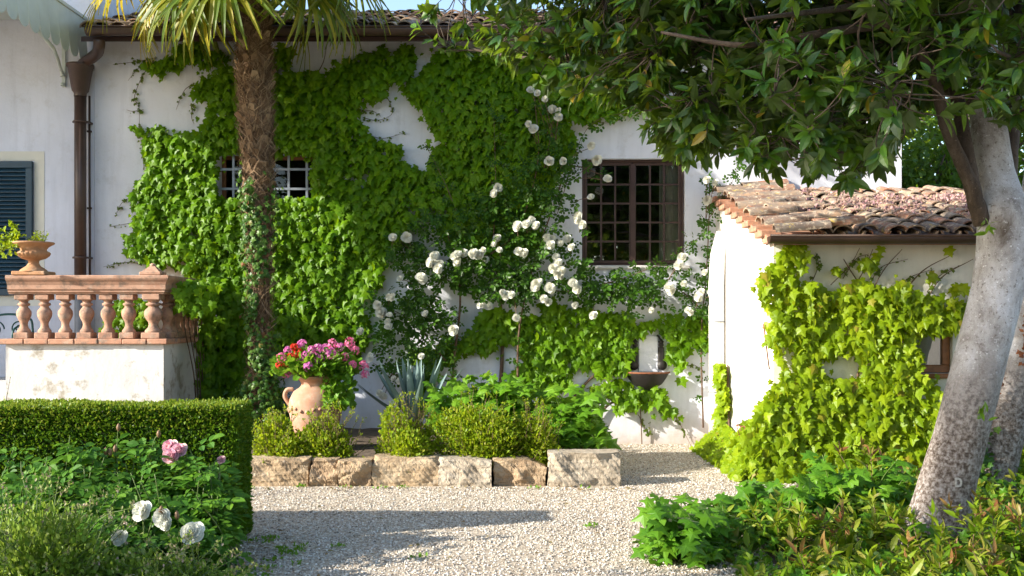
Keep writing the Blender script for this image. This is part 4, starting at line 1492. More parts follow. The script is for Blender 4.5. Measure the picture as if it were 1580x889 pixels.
# creeper draped over the balustrade corner
th = thing("creeper_drape", "yellow green creeper hanging over the right side of the balustrade", "creeper", (-3.8, -.7, 1.4))
g, gs = G(), G()
PD = [(262, 440), (285, 432), (330, 428), (338, 455), (330, 478), (300, 480), (285, 470), (262, 474)]
p = rng.uniform((255, 420), (345, 490), (900, 2))
p = p[in_any(p, [PD], [], 6)][:150]
yv = rng.uniform(-1.45, -.5, len(p))
pos = np.array([P(a, b, y) for (a, b), y in zip(p, yv)])
pos[:, 0] = np.maximum(pos[:, 0], BXR + .02 + rng.uniform(0, .18, len(p)))
n = len(pos)
inst(g, LOBED, pos, np.stack([rng.normal(.2, .4, n), rng.normal(-.3, .3, n), -np.ones(n)], 1), np.stack([rng.normal(.2, .4, n), -np.ones(n), rng.normal(.5, .3, n)], 1), rng.uniform(.07, .13, n))
n = 60
pos = np.stack([rng.uniform(BXR, BXR + .2, n), rng.uniform(-.5, -.1, n), rng.uniform(1.28, 1.52, n)], 1)
inst(g, LOBED, pos, np.stack([rng.normal(.2, .4, n), rng.normal(-.3, .3, n), -np.ones(n)], 1), np.stack([rng.normal(.2, .4, n), -np.ones(n), rng.normal(.5, .3, n)], 1), rng.uniform(.07, .12, n))
# behind the balusters
n = 240
pos = np.stack([rng.uniform(PX(165, -.3), PX(235, -.3), n), rng.uniform(-.5, -.1, n), rng.uniform(1.3, 1.85, n)], 1)
inst(g, LOBED, pos, np.stack([rng.normal(.0, .4, n), rng.normal(-.3, .3, n), -np.ones(n)], 1), np.stack([rng.normal(0, .4, n), -np.ones(n), rng.normal(.5, .3, n)], 1), rng.uniform(.06, .11, n))
# down the plinth side
n = 230
zz = rng.uniform(.05, 1.25, n)
pos = np.stack([BXR + rng.uniform(.02, .18, n), -.05 - rng.uniform(0, .45, n) * (1.05 - .25 * zz), zz], 1)
inst(g, LOBED, pos, np.stack([rng.normal(.2, .4, n), rng.normal(-.3, .3, n), -np.ones(n)], 1), np.stack([rng.normal(.4, .4, n), -np.ones(n), rng.normal(.4, .3, n)], 1), rng.uniform(.07, .12, n))
g.build("foliage", M["ivy"], th)
for k in range(6):
    tube(gs, spline([(BXR + .06, -.1 - .1 * k, .05), (BXR + .08, -.15 - .1 * k, .8), (BXR + .07, -.2 - .16 * k, 1.5), (BXR + .12, -.25 - .18 * k, 1.95)]), .007, 5)
gs.build("stem", M["stem"], th)


# ------------------------------------------------------------------ roses
def T_rose(op=1.0, seed=0):
    """cupped double rose, radius about 1, opening towards +Z (here used with tip=+Y as the axis)"""
    r_ = np.random.default_rng(seed)
    vs, fs, n = [], [], 0
    for ring, (cnt, rad, h0, h1, wid, curl) in enumerate([(5, 1.0, -.25, .05, .62, -.12), (6, .86, -.15, .28, .52, 0), (5, .64, -.1, .46, .46, .1), (4, .42, 0, .55, .36, .2), (3, .22, .05, .60, .26, .15)]):
        for k in range(cnt):
            a = (k + ring * .37 + r_.uniform(-.12, .12)) * 2 * np.pi / cnt
            ca, sa = math.cos(a), math.sin(a)
            sc = r_.uniform(.85, 1.1)
            rows = []
            for t in (0, .5, 1.0):
                rr = rad * (.18 + .82 * t ** .7) * sc * op
                z = h0 + (h1 - h0) * t ** 1.4 + (curl * (t - .5) if t > .5 else 0)
                w = wid * (.35 + .65 * math.sin(math.pi * min(1, .25 + .6 * t)))
                for s_ in (-1, -.35, .35, 1):
                    zz_ = z + .10 * s_ * s_ * t
                    rr2 = rr - .12 * s_ * s_ * rad
                    x, y = rr2 * ca - s_ * w * sa, rr2 * sa + s_ * w * ca
                    rows.append((x, zz_, y))
            vs += rows
            for i in range(2):
                for j in range(3):
                    b = n + i * 4 + j
                    fs.append((b, b + 1, b + 5, b + 4))
            n += 12
    return np.array(vs, float), np.array(fs)


ROSES = [T_rose(1.0, s) for s in range(4)]
_rose_mesh = {}


def add_rose(parent, name, p, axis, s, mat, key, label=None):
    """one blossom as a child object; meshes are shared"""
    k = (key, rng.integers(0, 4))
    if k not in _rose_mesh:
        g = G()
        inst(g, ROSES[k[1]], [(0, 0, 0)], [(0, 0, 1)], [(0, 1, 0)], 1.0, 0, True)
        ob = g.build(name, mat)
        _rose_mesh[k] = ob.data
    else:
        ob = bpy.data.objects.new(name, _rose_mesh[k])
        COL.objects.link(ob)
    ob.parent = parent
    w = Vector((0, 0, 0))
    q = parent
    while q is not None:
        w += q.location
        q = q.parent
    ob.location = Vector(p) - w
    ob.rotation_mode = "QUATERNION"
    ob.rotation_quaternion = Vector(axis).to_track_quat("Z", "Y")
    ob.scale = (s, s, s * .9)
    if label:
        ob["label"] = label
    return ob


ROSE_PX = [(607, 367), (628, 367), (670, 394), (663, 406), (678, 407), (676, 415), (650, 428), (617, 430), (600, 459), (582, 471), (586, 481), (601, 486), (598, 496), (556, 512), (570, 553), (706, 404), (706, 392), (716, 391), (731, 389), (746, 386), (739, 394), (748, 401), (762, 377), (771, 386), (808, 391), (798, 349), (812, 346), (821, 340), (827, 348), (843, 366), (853, 370), (849, 378), (875, 369), (881, 381), (891, 337), (899, 347), (858, 397), (853, 414), (860, 424), (866, 427), (827, 438), (833, 434), (849, 445), (839, 461), (846, 466), (885, 438), (891, 447), (887, 471), (915, 486), (775, 451), (781, 456), (789, 455), (746, 468), (753, 472), (740, 471), (797, 491), (699, 509), (650, 550), (656, 484), (585, 606), (592, 612), (607, 584), (616, 588), (634, 570), (625, 567), (819, 139), (829, 144), (841, 153), (852, 169), (861, 171), (862, 181), (823, 199), (815, 191), (869, 249), (848, 249), (921, 247), (912, 225), (938, 276), (912, 304), (769, 290), (762, 299)]
ROSE_PX2 = [(1090, 277), (1103, 281), (1091, 309), (1100, 400), (1052, 397), (1047, 409), (1082, 450), (1078, 459), (1096, 450), (1065, 482), (1062, 479), (1115, 471), (1055, 438), (1032, 443), (1035, 449), (1005, 479), (1087, 420)]


def climbing_rose(label, polys, dens, canes, blooms, base, size=0.15, Y=-0.02, dmax=0.42, holes=()):
    th = thing("climbing_rose", label, "rose", base)
    gl, gs = G(), G()
    allp = np.concatenate([np.asarray(p, float) for p in polys])
    lo, hi = allp.min(0), allp.max(0)
    k = (Y - CAMY) / F
    n = int((hi - lo).prod() * k * k * dens)
    p = rng.uniform(lo, hi, (n, 2))
    p = p[in_any(p, polys, holes, 16, .06)]
    z3 = np.concatenate([p, np.zeros((len(p), 1))], 1)
    p = p[snoise(z3, .07) + rng.normal(0, .5, len(p)) > -.55]
    n = len(p)
    dep = rng.uniform(.12, dmax, n)
    pos = np.array([P(a, b, Y - d) for (a, b), d in zip(p, dep)])
    inst(gl, COMP, pos, np.stack([rng.normal(0, .7, n), rng.normal(-.4, .3, n), rng.normal(-.4, .5, n)], 1), np.stack([rng.normal(-.1, .4, n), -np.ones(n), rng.normal(.6, .4, n)], 1), size * rng.uniform(.7, 1.25, n))
    cp = []
    for pts, d0, d1, r0 in canes:
        m = len(pts)
        q = spline([P(a, b, Y - (d0 + (d1 - d0) * i / (m - 1))) for i, (a, b) in enumerate(pts)], 6)
        tube(gs, q, np.linspace(r0, r0 * .35, len(q)), 6)
        cp.append(q)
        # leaves along the cane
        m = len(q) * 2
        w = q[rng.integers(2, len(q), m)] + rng.normal(0, .04, (m, 3))
        inst(gl, COMP, w, np.stack([rng.normal(0, .8, m), rng.normal(-.3, .3, m), rng.normal(-.2, .6, m)], 1), np.stack([rng.normal(0, .4, m), -np.ones(m), rng.normal(.6, .4, m)], 1), size * rng.uniform(.6, 1.0, m))
    cp = np.concatenate(cp)
    gf = G()
    for px, py in list(blooms) + ([(a_ + rng.normal(0, 5), b_ + rng.normal(0, 5)) for a_, b_ in blooms[:44:2]] if len(blooms) > 40 else []):
        d = rng.uniform(.38, .55)
        q = P(px, py, Y - d)
        nb = cp[np.argmin(np.linalg.norm(cp - q, axis=1))]
        c2 = pos[np.argmin(np.linalg.norm(pos - q, axis=1))]
        tube(gs, spline([c2 + (0, .05, -.06), (c2 + q) / 2 + np.array([0, .02, -.02]), q + np.array([0, .03, -.02])], 3), .004, 4)
        ax = np.array([rng.normal(-.25, .35), -1, rng.normal(.25, .3)])
        add_rose(th, "rose_flower", q, ax, rng.uniform(.040, .074), M["white_petal"], "w")
    gl.build("foliage", M["rose_leaf"], th)
    gs.build("cane", M["stem"], th)
    return th


RP = [[(600, 372), (650, 345), (700, 322), (760, 300), (800, 262), (840, 210), (875, 225), (895, 300), (905, 340), (890, 420), (830, 460), (740, 450), (700, 425), (650, 460), (600, 520), (560, 520), (575, 470), (610, 430)],
      [(640, 440), (690, 430), (700, 500), (690, 590), (640, 600), (585, 560), (600, 500)],
      [(880, 420), (950, 405), (1040, 405), (1030, 450), (960, 475), (890, 470)]]
climbing_rose("large climbing rose with many white blooms between the creeper and the casement window", RP, 430,
              [([(692, 660), (700, 560), (710, 470), (705, 410), (690, 360)], .1, .25, .020), ([(705, 420), (760, 390), (800, 350), (830, 250), (825, 150)], .2, .3, .014),
               ([(800, 640), (800, 520), (820, 420), (850, 330), (880, 260), (930, 270)], .1, .3, .014), ([(700, 440), (650, 400), (615, 370)], .2, .3, .010), ([(690, 560), (640, 500), (590, 470)], .15, .3, .010),
               ([(820, 440), (880, 450), (960, 430), (1020, 410), (1060, 425)], .2, .3, .010), ([(840, 260), (852, 190), (845, 150)], .3, .36, .007), ([(720, 370), (690, 290), (655, 220)], .2, .3, .007), ([(860, 330), (905, 200), (980, 170)], .25, .3, .005), ([(640, 600), (610, 580), (575, 560)], .2, .3, .008), ([(760, 380), (765, 300), (762, 180)], .25, .3, .006)],
              ROSE_PX, (-0.6, -0.15, 0.2), holes=[[(902, 250), (1055, 250), (1055, 400), (902, 400)], [(905, 285), (905, 250), (898, 250)]])
RP2 = [[(1050, 440), (1075, 400), (1085, 330), (1100, 310), (1115, 350), (1110, 410), (1140, 450), (1132, 490), (1085, 500), (1050, 490)], [(985, 440), (1050, 430), (1055, 480), (1000, 490)]]
climbing_rose("smaller white climbing rose in the corner beside the annex side wall", RP2, 240,
              [([(1085, 660), (1082, 520), (1090, 420), (1095, 300), (1090, 275)], .05, .3, .012), ([(1092, 340), (1125, 290), (1140, 255)], .3, .35, .005), ([(1088, 460), (1110, 455), (1125, 465)], .2, .35, .007), ([(1085, 480), (1040, 445), (990, 470)], .15, .25, .008), ([(1090, 360), (1060, 380), (1048, 400)], .2, .3, .005)],
              ROSE_PX2, (2.35, -0.12, 0), size=.14)

# ------------------------------------------------------------------ wall fountain
wf = thing("wall_fountain", "old black iron wall fountain with a half round basin and two scrolled side plates", "fountain", (PX(1000, 0), -.05, 0.6))
g = G()
zr = P(0, 577, -.15)[2]
cxf = PX(1000, -.1)
a = np.linspace(math.pi, 2 * math.pi, 19)
pr = [(.27, zr + .012), (.275, zr), (.262, zr - .02), (.24, zr - .06), (.19, zr - .13), (.11, zr - .19), (.05, zr - .22), (.035, zr - .26)]
vs = [(cxf + r * math.cos(t), -.012 + r * .85 * math.sin(t), z) for r, z in pr for t in a]
f = [(i * 19 + j, i * 19 + j + 1, (i + 1) * 19 + j + 1, (i + 1) * 19 + j) for i in range(len(pr) - 1) for j in range(18)]
g.add(vs, f, 0, True)
g.add([(cxf + .262 * math.cos(t), -.012 + .225 * math.sin(t), zr - .004) for t in a], [tuple(range(19))])
tube(g, [(cxf, -.04, zr - .24), (cxf, -.035, zr - .42)], [.035, .012], 10)
g.build("basin", M["iron"], wf)
g = G()
tube(g, [(cxf + .278 * math.cos(t), -.012 - .237 * abs(math.sin(t)), zr + .012) for t in a], .012, 8)
g.build("basin_rim", M["rust"], wf)
for s_, px in ((-1, 980), (1, 1020)):
    g = G()
    xq = PX(px, -.03)
    zt_, zb_ = P(0, 528, 0)[2], P(0, 568, 0)[2]
    bbox(g, xq - .035, xq + .035, -.045, -.004, zb_ + .02, zt_ - .06, .008)
    lathe(g, [(0.0, -.02), (.058, -.02), (.062, .0), (.058, .02), (0, .02)], (0, 0, 0), 16)
    v = g.v[-1]
    g.v[-1] = np.stack([v[:, 0] + xq + s_ * .015, v[:, 2] - .026, v[:, 1] + zb_ + .035], 1)
    lathe(g, [(0.0, -.018), (.03, -.018), (.034, .0), (.03, .018), (0, .018)], (0, 0, 0), 12)
    v = g.v[-1]
    g.v[-1] = np.stack([v[:, 0] + xq, v[:, 2] - .03, v[:, 1] + zt_ - .035], 1)
    lathe(g, [(.03, 0), (.036, .02), (.018, .035), (.012, .05), (.0, .055)], (xq, -.03, zt_ - .01), 10)
    tube(g, spline([(xq, -.03, zt_ - .01), (xq - .025, -.05, zt_ + .06), (xq - .055, -.05, zt_ + .09)]), .012, 8)
    g.build("scroll_plate", M["iron"], wf)
g = G()
bbox(g, PX(985, 0), PX(1015, 0), -.022, -.003, P(0, 574, 0)[2], P(0, 518, 0)[2], .006)
g.build("back_plate", M["plaster"], wf)

# ------------------------------------------------------------------ big terracotta jar with geraniums
jx, jy = PX(487, -1.75), -1.75
jz = 0.17
jar = thing("terracotta_jar", "large two handled terracotta jar standing in the planting bed", "jar", (jx, jy, jz))
g = G()
zr = P(0, 580, jy)[2]
H = zr - jz
prof = [(0, jz), (.15, jz), (.17, jz + .04), (.22, jz + .17), (.262, jz + .30), (.288, jz + .42), (.290, jz + .49), (.275, jz + .55), (.235, zr - .165), (.180, zr - .130), (.156, zr - .105), (.152, zr - .085), (.166, zr - .055), (.192, zr - .035), (.214, zr - .02), (.218, zr), (.198, zr + .002), (.175, zr - .03), (.145, zr - .08), (0, zr - .06)]
prof = [(r, z if z < jz + .6 else z) for r, z in prof]
lathe(g, prof, (jx, jy, 0), 36)
for zz_ in (jz + .50, jz + .60):
    pass
g.build("body", M["terra_pale"], jar)
for s_ in (-1, 1):
    g = G()
    tube(g, spline([(jx + s_ * .235, jy - .03, zr - .145), (jx + s_ * .30, jy - .04, zr - .15), (jx + s_ * .325, jy - .04, zr - .22), (jx + s_ * .275, jy - .03, zr - .31)], 6), .024, 10)
    g.build("handle", M["terra_pale"], jar)
g = G()
for k in range(26):       # raised garland on the shoulder
    a = k * 2 * math.pi / 26
    rr = .287
    lathe(g, [(.022, 0), (.018, .014), (0, .02)], (0, 0, 0), 8)
    v = g.v[-1]
    c, s_ = math.cos(a), math.sin(a)
    g.v[-1] = np.stack([jx + (rr + v[:, 2]) * c - v[:, 0] * s_, jy + (rr + v[:, 2]) * s_ + v[:, 0] * c, jz + .44 + .018 * math.sin(k * 1.6) + v[:, 1]], 1)
g.build("garland", M["terra_pale"], jar)

ger = thing("geranium", "pink and red flowering geranium filling the two handled terracotta jar", "geranium", (jx, jy, zr - .05))
gl, gs = G(), G()
n = 900
a = rng.uniform(0, 6.28, n)
rr = .44 * np.sqrt(rng.uniform(0, 1, n))
hh = rng.uniform(0, 1, n)
pos = np.stack([jx + rr * np.cos(a) * 1.05, jy + rr * np.sin(a) * .8, zr + .02 + hh * (.30 - .35 * rr)], 1)
n2 = 260
p2 = np.stack([jx + rng.uniform(.10, .42, n2), jy - rng.uniform(.05, .28, n2), zr + .1 - rng.uniform(0, .42, n2)], 1)
pos = np.concatenate([pos, p2])
n = len(pos)
dd = norm(pos - np.array([jx, jy, zr]))
rd_v = np.array([(0, 0, 0)] + [(.5 * math.cos(t) * (1 + .12 * (-1) ** k), .45 + .5 * math.sin(t) * (1 + .12 * (-1) ** k), .09 + .02 * (-1) ** k) for k, t in enumerate(np.linspace(-1.2, 4.34, 10))] + [(0, .4, 0)])
rd_f = np.array([(11, 1 + k, 2 + k) for k in range(9)] + [(11, 10, 0), (11, 0, 1)])
ROUND = (rd_v, rd_f)
inst(gl, ROUND, pos, dd + rng.normal(0, .4, (n, 3)), dd * .8 + np.array([-.1, -.5, .6]) + rng.normal(0, .35, (n, 3)), rng.uniform(.045, .08, n))
gl.build("foliage", M["palmate"], ger)


def flower_ball(c, r, mat, parent, name, cnt=26):
    g = G()
    d = norm(rng.normal(0, 1, (cnt, 3)) + np.array([0, -.3, .5]))
    for k in range(5):
        an = k * 1.257
        u = norm(np.cross(d, rng.normal(0, 1, (cnt, 3))))
        w = np.cross(d, u)
        t = u * math.cos(an) + w * math.sin(an) + d * .25
        inst(g, OVAL, c + d * r * rng.uniform(.75, 1.0, (cnt, 1)), t, d, r * .42)
    return g.build(name, mat, parent)


GP = [(444, 541, 0), (434, 552, 1), (441, 576, 0), (466, 531, 0), (481, 540, 0), (491, 539, 0), (503, 537, 0), (513, 531, 1), (540, 529, 1), (525, 536, 0), (547, 541, 1), (520, 552, 0), (493, 555, 0), (485, 559, 0), (476, 566, 0), (544, 563, 1), (463, 563, 1), (532, 551, 1), (561, 565, 1), (563, 578, 1), (482, 600, 1), (454, 536, 2), (461, 545, 2), (432, 564, 2), (446, 560, 2), (450, 552, 2), (472, 548, 0), (510, 545, 0)]
for a, b, c in GP:
    q = P(a, b, jy - .18 + rng.normal(0, .10))
    tube(gs, spline([np.array([jx, jy, zr]), (q + np.array([jx, jy, zr])) / 2 + np.array([0, 0, .03]), q]), .004, 4)
    o = flower_ball(q, rng.uniform(.042, .06), [M["magenta"], M["hotpink"], M["red_petal"]][c], ger, "flower_head")
    o["label"] = ["magenta flower head", "pink flower head", "red flower head"][c]
gs.build("stem", M["green_stem"], ger)


# ------------------------------------------------------------------ bed plants
def dome_shrub(name, label, cat, cx, cy, z0, rx, ry, h, n, tm, size, mat, group=None, stems=26, tipmat=None, spiky=0.25, upw=0.6, stemmat="stem"):
    th = thing(name, label, cat, (cx, cy, z0), group)
    gl, gs, gt_ = G(), G(), G()
    nb_ = max(6, int(9 * rx / .3))
    bo = rng.normal(0, 1, (nb_, 3))
    bo[:, 2] = np.abs(bo[:, 2])
    bo = norm(bo) * rng.uniform(.3, .72, (nb_, 1))
    bo[0] = (0, 0, .25)
    br = rng.uniform(.30, .52, nb_)
    w_ = rng.choice(nb_, n, p=br ** 2 / (br ** 2).sum())
    d = norm(rng.normal(0, 1, (n, 3)))
    uq = bo[w_] + d * (br[w_] * rng.uniform(0.55, 1.08, n))[:, None]
    uq[:, 2] = np.abs(uq[:, 2])
    pos = np.array([cx, cy, z0]) + uq * np.array([rx, ry, h])
    tp = d * .7 + np.array([0, 0, upw]) + rng.normal(0, .45, (n, 3))
    nr = d * .6 + np.array([-.1, -.3, .7]) + rng.normal(0, .45, (n, 3))
    inst(gl, tm, pos, tp, nr, size * rng.uniform(.65, 1.25, n))
    for k in range(stems):
        e_ = norm(np.array([rng.normal(), rng.normal(), abs(rng.normal()) + .5]))
        tipp = np.array([cx, cy, z0]) + e_ * np.array([rx, ry, h]) * (1 + spiky * rng.uniform(.2, 1))
        shoot(gs, gl, (cx + rng.normal(0, rx * .2), cy + rng.normal(0, ry * .2), z0 - .01), tipp, 14, tm, size * .9, .005, start=.45)
        if tipmat is not None:
            inst(gt_, tm, tipp + rng.normal(0, .012, (5, 3)), rng.normal(0, .6, (5, 3)) + np.array([0, 0, 1]), rng.normal(0, 1, (5, 3)), size * .6)
    gl.build("foliage", mat, th)
    gs.build("stem", M[stemmat], th)
    if tipmat is not None and gt_.n:
        gt_.build("young_leaves", tipmat, th)
    return th


GS = "yellow green shrubs behind the kerb stones"
for px, Y, w, pyb, pyt, lb in ((436, -2.82, 92, 708, 640, "yellow green shrub left of the terracotta jar, nearest the clipped hedge"),
                               (510, -2.76, 96, 708, 634, "taller yellow green shrub directly in front of the terracotta jar"),
                               (630, -2.75, 96, 706, 625, "round yellow green shrub standing alone in front of the agave"),
                               (737, -2.80, 130, 708, 620, "widest yellow green shrub in the middle of the bed"),
                               (822, -2.78, 88, 708, 630, "yellow green shrub in front of the dark leafy plant at the bed's right end")):
    k = (Y - CAMY) / F
    cx = PX(px, Y)
    ht = P(0, pyt, Y)[2] - .13
    dome_shrub("low_shrub", lb, "shrub", cx, Y, .13, w * k * .58, .34, ht, int(5200 * w / 85), OVAL, .036, M["spirea"], GS, 46, M["spirea"], .22)


def palmate_plant(name, label, cat, pts, size, mat, base, group=None, leaves=9, tm=LOBED2, stemr=.006):
    """stems rising from the base to each point, with big leaves held at the tips"""
    th = thing(name, label, cat, base, group)
    gl, gs = G(), G()
    for q in pts:
        q = np.asarray(q, float)
        b = np.asarray(base, float) + np.array([rng.normal(0, .08), rng.normal(0, .08), 0])
        b[:2] += (q[:2] - b[:2]) * .45
        mid = (b + q) / 2 + np.array([rng.normal(0, .04), rng.normal(0, .04), .06])
        pth = spline([b, mid, q], 4)
        tube(gs, pth, np.linspace(stemr, stemr * .4, len(pth)), 5)
        m = leaves
        w = pth[rng.integers(3, len(pth), m)] + rng.normal(0, .035, (m, 3))
        a = rng.uniform(0, 6.28, m)
        inst(gl, tm, w, np.stack([np.cos(a), np.sin(a) - .25, rng.normal(-.35, .25, m)], 1), np.stack([rng.normal(-.1, .3, m), rng.normal(-.45, .3, m), np.ones(m)], 1), size * rng.uniform(.6, 1.15, m))
    gl.build("foliage", mat, th)
    gs.build("stem", M["green_stem"], th)
    return th


def cloud(px0, px1, py0, py1, y0, y1, n):
    out = []
    for _ in range(n):
        out.append(P(rng.uniform(px0, px1), rng.uniform(py0, py1), rng.uniform(y0, y1)))
    return out


palmate_plant("leafy_plant", "fresh green lobed leaved plant rising behind the widest yellow green shrub", "plant", cloud(655, 835, 582, 650, -2.2, -1.5, 80), .19, M["palmate"], (PX(745, -1.8), -1.8, .17), leaves=8)
palmate_plant("leafy_plant", "dark green lobed leaved plant at the right end of the planting bed", "plant", cloud(830, 940, 600, 690, -2.5, -1.5, 85), .18, M["palmate"], (PX(885, -2.1), -2.1, .16), leaves=8)

# agave
ax_, ay_ = PX(640, -1.45), -1.45
ag = thing("agave", "blue grey agave rosette with pointed upright leaves behind the round shrub", "agave", (ax_, ay_, .18))
AV, AF = [], []
stn = np.linspace(0, 1, 9)
for t in stn:
    w = .062 * (1 - t ** 1.5) * (.8 + .7 * math.sin(min(t * 2.2, 1.57))) + .001
    for s_ in (-1, -.5, 0, .5, 1):
        AV.append((s_ * w, t, .05 * s_ * s_ * (1 - t) + .16 * t * t))
for i in range(8):
    for j in range(4):
        b = i * 5 + j
        AF.append((b, b + 1, b + 6, b + 5))
AGL = (np.array(AV), np.array(AF))
for k in range(26):
    t = k / 25
    an = k * 2.4
    el = 1.42 - .95 * t ** 1.6
    L = .50 + .30 * min(1, t * 1.5)
    d = np.array([math.cos(an) * math.cos(el), math.sin(an) * math.cos(el), math.sin(el)])
    nn = np.array([-math.cos(an) * math.sin(el), -math.sin(an) * math.sin(el), math.cos(el)])
    g = G()
    inst(g, AGL, [np.array([ax_, ay_, .42]) + d * .03], [d], [nn], L, 0, True)
    inst(g, AGL, [np.array([ax_, ay_, .42]) + d * .03 - nn * .012], [d], [nn], L, 0, True)
    g.build("leaf", M["agave"], ag)

g = G()
tube(g, [(ax_, ay_, .1), (ax_, ay_, .3), (ax_, ay_, .46)], [.06, .075, .05], 10)
g.build("stem", M["stem"], ag)
# ------------------------------------------------------------------ palm with ivy
pY = -0.95
palm = thing("palm_tree", "tall fan palm with shaggy fibre trunk in front of the creeper wall", "palm", (PX(404, pY), pY, .15))
tr = [(404, 660, 46), (403, 600, 40), (402, 500, 36), (401, 400, 36), (400, 320, 44), (398, 270, 50), (396, 200, 60), (393, 120, 62), (391, 50, 62), (389, 0, 62), (388, -60, 60), (388, -110, 40)]
k = (pY - CAMY) / F
path = spline([P(a, b, pY) for a, b, c in tr], 8)
rads = np.interp(np.linspace(0, len(tr) - 1, len(path)), np.arange(len(tr)), [c * k / 2 * .74 for *_, c in tr])
g = G()
ns = 28
vs = []
for q, r in zip(path, rads):
    a = np.arange(ns) * 2 * np.pi / ns
    d = np.stack([np.cos(a), np.sin(a), 0 * a], 1)
    rr = r * (1 + .10 * snoise(np.stack([np.cos(a), np.sin(a), 0 * a + q[2] * 3], 1), 2.2) + .05 * rng.normal(size=ns))
    vs.append(q + d * rr[:, None])
i, j = np.meshgrid(np.arange(len(path) - 1), np.arange(ns), indexing="ij")
p_ = (i * ns + j).ravel()
q_ = (i * ns + (j + 1) % ns).ravel()
g.add(np.concatenate(vs), np.stack([p_, q_, q_ + ns, p_ + ns], 1), 0, False)
trunk = g.build("trunk", M["palm_fibre"], palm)
# old leaf bases and hanging fibre
g = G()
n = 900
t = rng.uniform(.25, 1, n) * (len(path) - 1.01)
i = t.astype(int)
c_, r_ = path[i], rads[i]
a = rng.uniform(0, 6.28, n)
d = np.stack([np.cos(a), np.sin(a), 0 * a], 1)
STUB = (np.array([(-.5, 0, -.12), (.5, 0, -.12), (.5, 0, .12), (-.5, 0, .12), (-.22, 1, -.05), (.22, 1, -.05), (.22, 1, .05), (-.22, 1, .05)]), np.array([(0, 1, 5, 4), (1, 2, 6, 5), (2, 3, 7, 6), (3, 0, 4, 7), (4, 5, 6, 7)]))
inst(g, STUB, c_ + d * (r_ * .88)[:, None], d * .55 + np.array([0, 0, 1]) + rng.normal(0, .18, (n, 3)), d, rng.uniform(.06, .14, n))
g.build("leaf_bases", M["fibre"], trunk)
g = G()
n = 9500
t = rng.uniform(.02, 1, n) ** .8 * (len(path) - 1.01)
i = t.astype(int)
c_, r_ = path[i], rads[i]
a = rng.uniform(0, 6.28, n)
d = np.stack([np.cos(a), np.sin(a), 0 * a], 1)
ta = np.stack([-np.sin(a), np.cos(a), 0 * a], 1)
HAIR = (np.array([(-.03, 0, 0), (.03, 0, 0), (.025, .5, .06), (-.025, .5, .06), (0, 1, -.02)]), np.array([(0, 1, 2, 3), (3, 2, 4, 4)]))
HAIR = (np.array([(-.025, 0, 0), (.025, 0, 0), (.02, .5, .05), (-.02, .5, .05), (.005, 1, -.04), (-.005, 1, -.04)]), np.array([(0, 1, 2, 3), (3, 2, 4, 5)]))
inst(g, HAIR, c_ + d * (r_ * 1.0)[:, None], ta * rng.normal(0, .8, (n, 1)) + d * .30 + np.array([0, 0, 1]) * rng.choice([-1, .7], (n, 1)), d, rng.uniform(.07, .22, n))
g.build("fibre", M["fibre"], trunk)


def T_fan(nseg=42, spread=2.5):
    vs, fs, n = [], [], 0
    for k in range(nseg):
        a = (k / (nseg - 1) - .5) * 2 * spread + rng.normal(0, .03)
        L = .90 * (1 - .18 * abs(k / (nseg - 1) - .5) * 2) * rng.uniform(.9, 1.06)
        dr = rng.uniform(.10, .42)
        c, s_ = math.cos(a), math.sin(a)
        for t, w in ((0.02, .006), (.30, .026), (.55, .028), (.8, .018), (1.0, .004)):
            rr = L * t
            z = .05 * math.sin(t * 3) - dr * max(0, t - .45) ** 1.6 * 1.6
            for q in (-1, 0, 1):
                vs.append((rr * s_ + q * w * c, rr * c - q * w * s_, z + (.008 if q else 0)))
        for i in range(4):
            b = n + i * 3
            fs += [(b, b + 1, b + 4, b + 3), (b + 1, b + 2, b + 5, b + 4)]
        n += 15
    return np.array(vs), np.array(fs)


top = np.array(P(389, -62, pY))
fr_specs = [  # hastula px, py, Y, tip direction, dry?
    ((268, -30), -1.35, (-.55, -.35, -1.0), 1), ((212, -42), -1.1, (-.75, -.3, -.75), 1), ((322, -22), -1.45, (-.25, -.35, -1.1), 0), ((468, -30), -1.4, (.35, -.3, -1.0), 0), ((520, -48), -1.2, (.75, -.2, -.8), 0), ((440, -20), -.75, (.3, .3, -1.0), 0),
    ((330, -25), -.6, (-.3, .4, -1.0), 0), ((255, -110), -1.6, (-.8, -.4, -.2), 0), ((540, -120), -1.5, (.9, -.4, -.1), 0), ((390, -60), -2.0, (0, -1, -.55), 0), ((300, -200), -1.4, (-.7, -.4, .7), 0), ((480, -210), -1.3, (.7, -.3, .7), 0), ((390, -230), -1.7, (0, -.6, .9), 0), ((390, -220), -.3, (0, .7, .8), 0), ((250, -150), -.4, (-.8, .5, .1), 0), ((530, -150), -.4, (.8, .5, .2), 0), ((200, -80), -.7, (-1, .1, -.4), 1), ((245, -15), -1.0, (-.3, -.2, -1.1), 1), ((295, -30), -1.7, (-.35, -.5, -1.0), 0), ((500, -20), -1.0, (.5, .1, -1.0), 0), ((350, -40), -1.9, (-.1, -.6, -.9), 0)]
crown = G()
for (a, b), Y, d, dry in fr_specs:
    h = P(a, b, Y)
    d = np.array(d, float)
    out = norm(np.array([h[0] - top[0], h[1] - top[1], .0]) + 1e-3)
    g = G()
    nn = out * .75 + np.array([0, 0, .55]) + np.array([0, -.25, 0])
    inst(g, T_fan(), [h], [d], [nn], rng.uniform(.92, 1.1))
    fr = g.build("frond", M["frond_dry"] if dry else M["frond"], palm)
    if dry:
        fr["label"] = "yellowing frond"
    g = G()
    tube(g, spline([top + np.array([0, 0, -.02]), (top + h) / 2 + np.array([0, 0, .12]), h + norm(d) * .03]), np.linspace(.018, .009, 13), 6)
    g.build("petiole", M["green_stem"], fr)

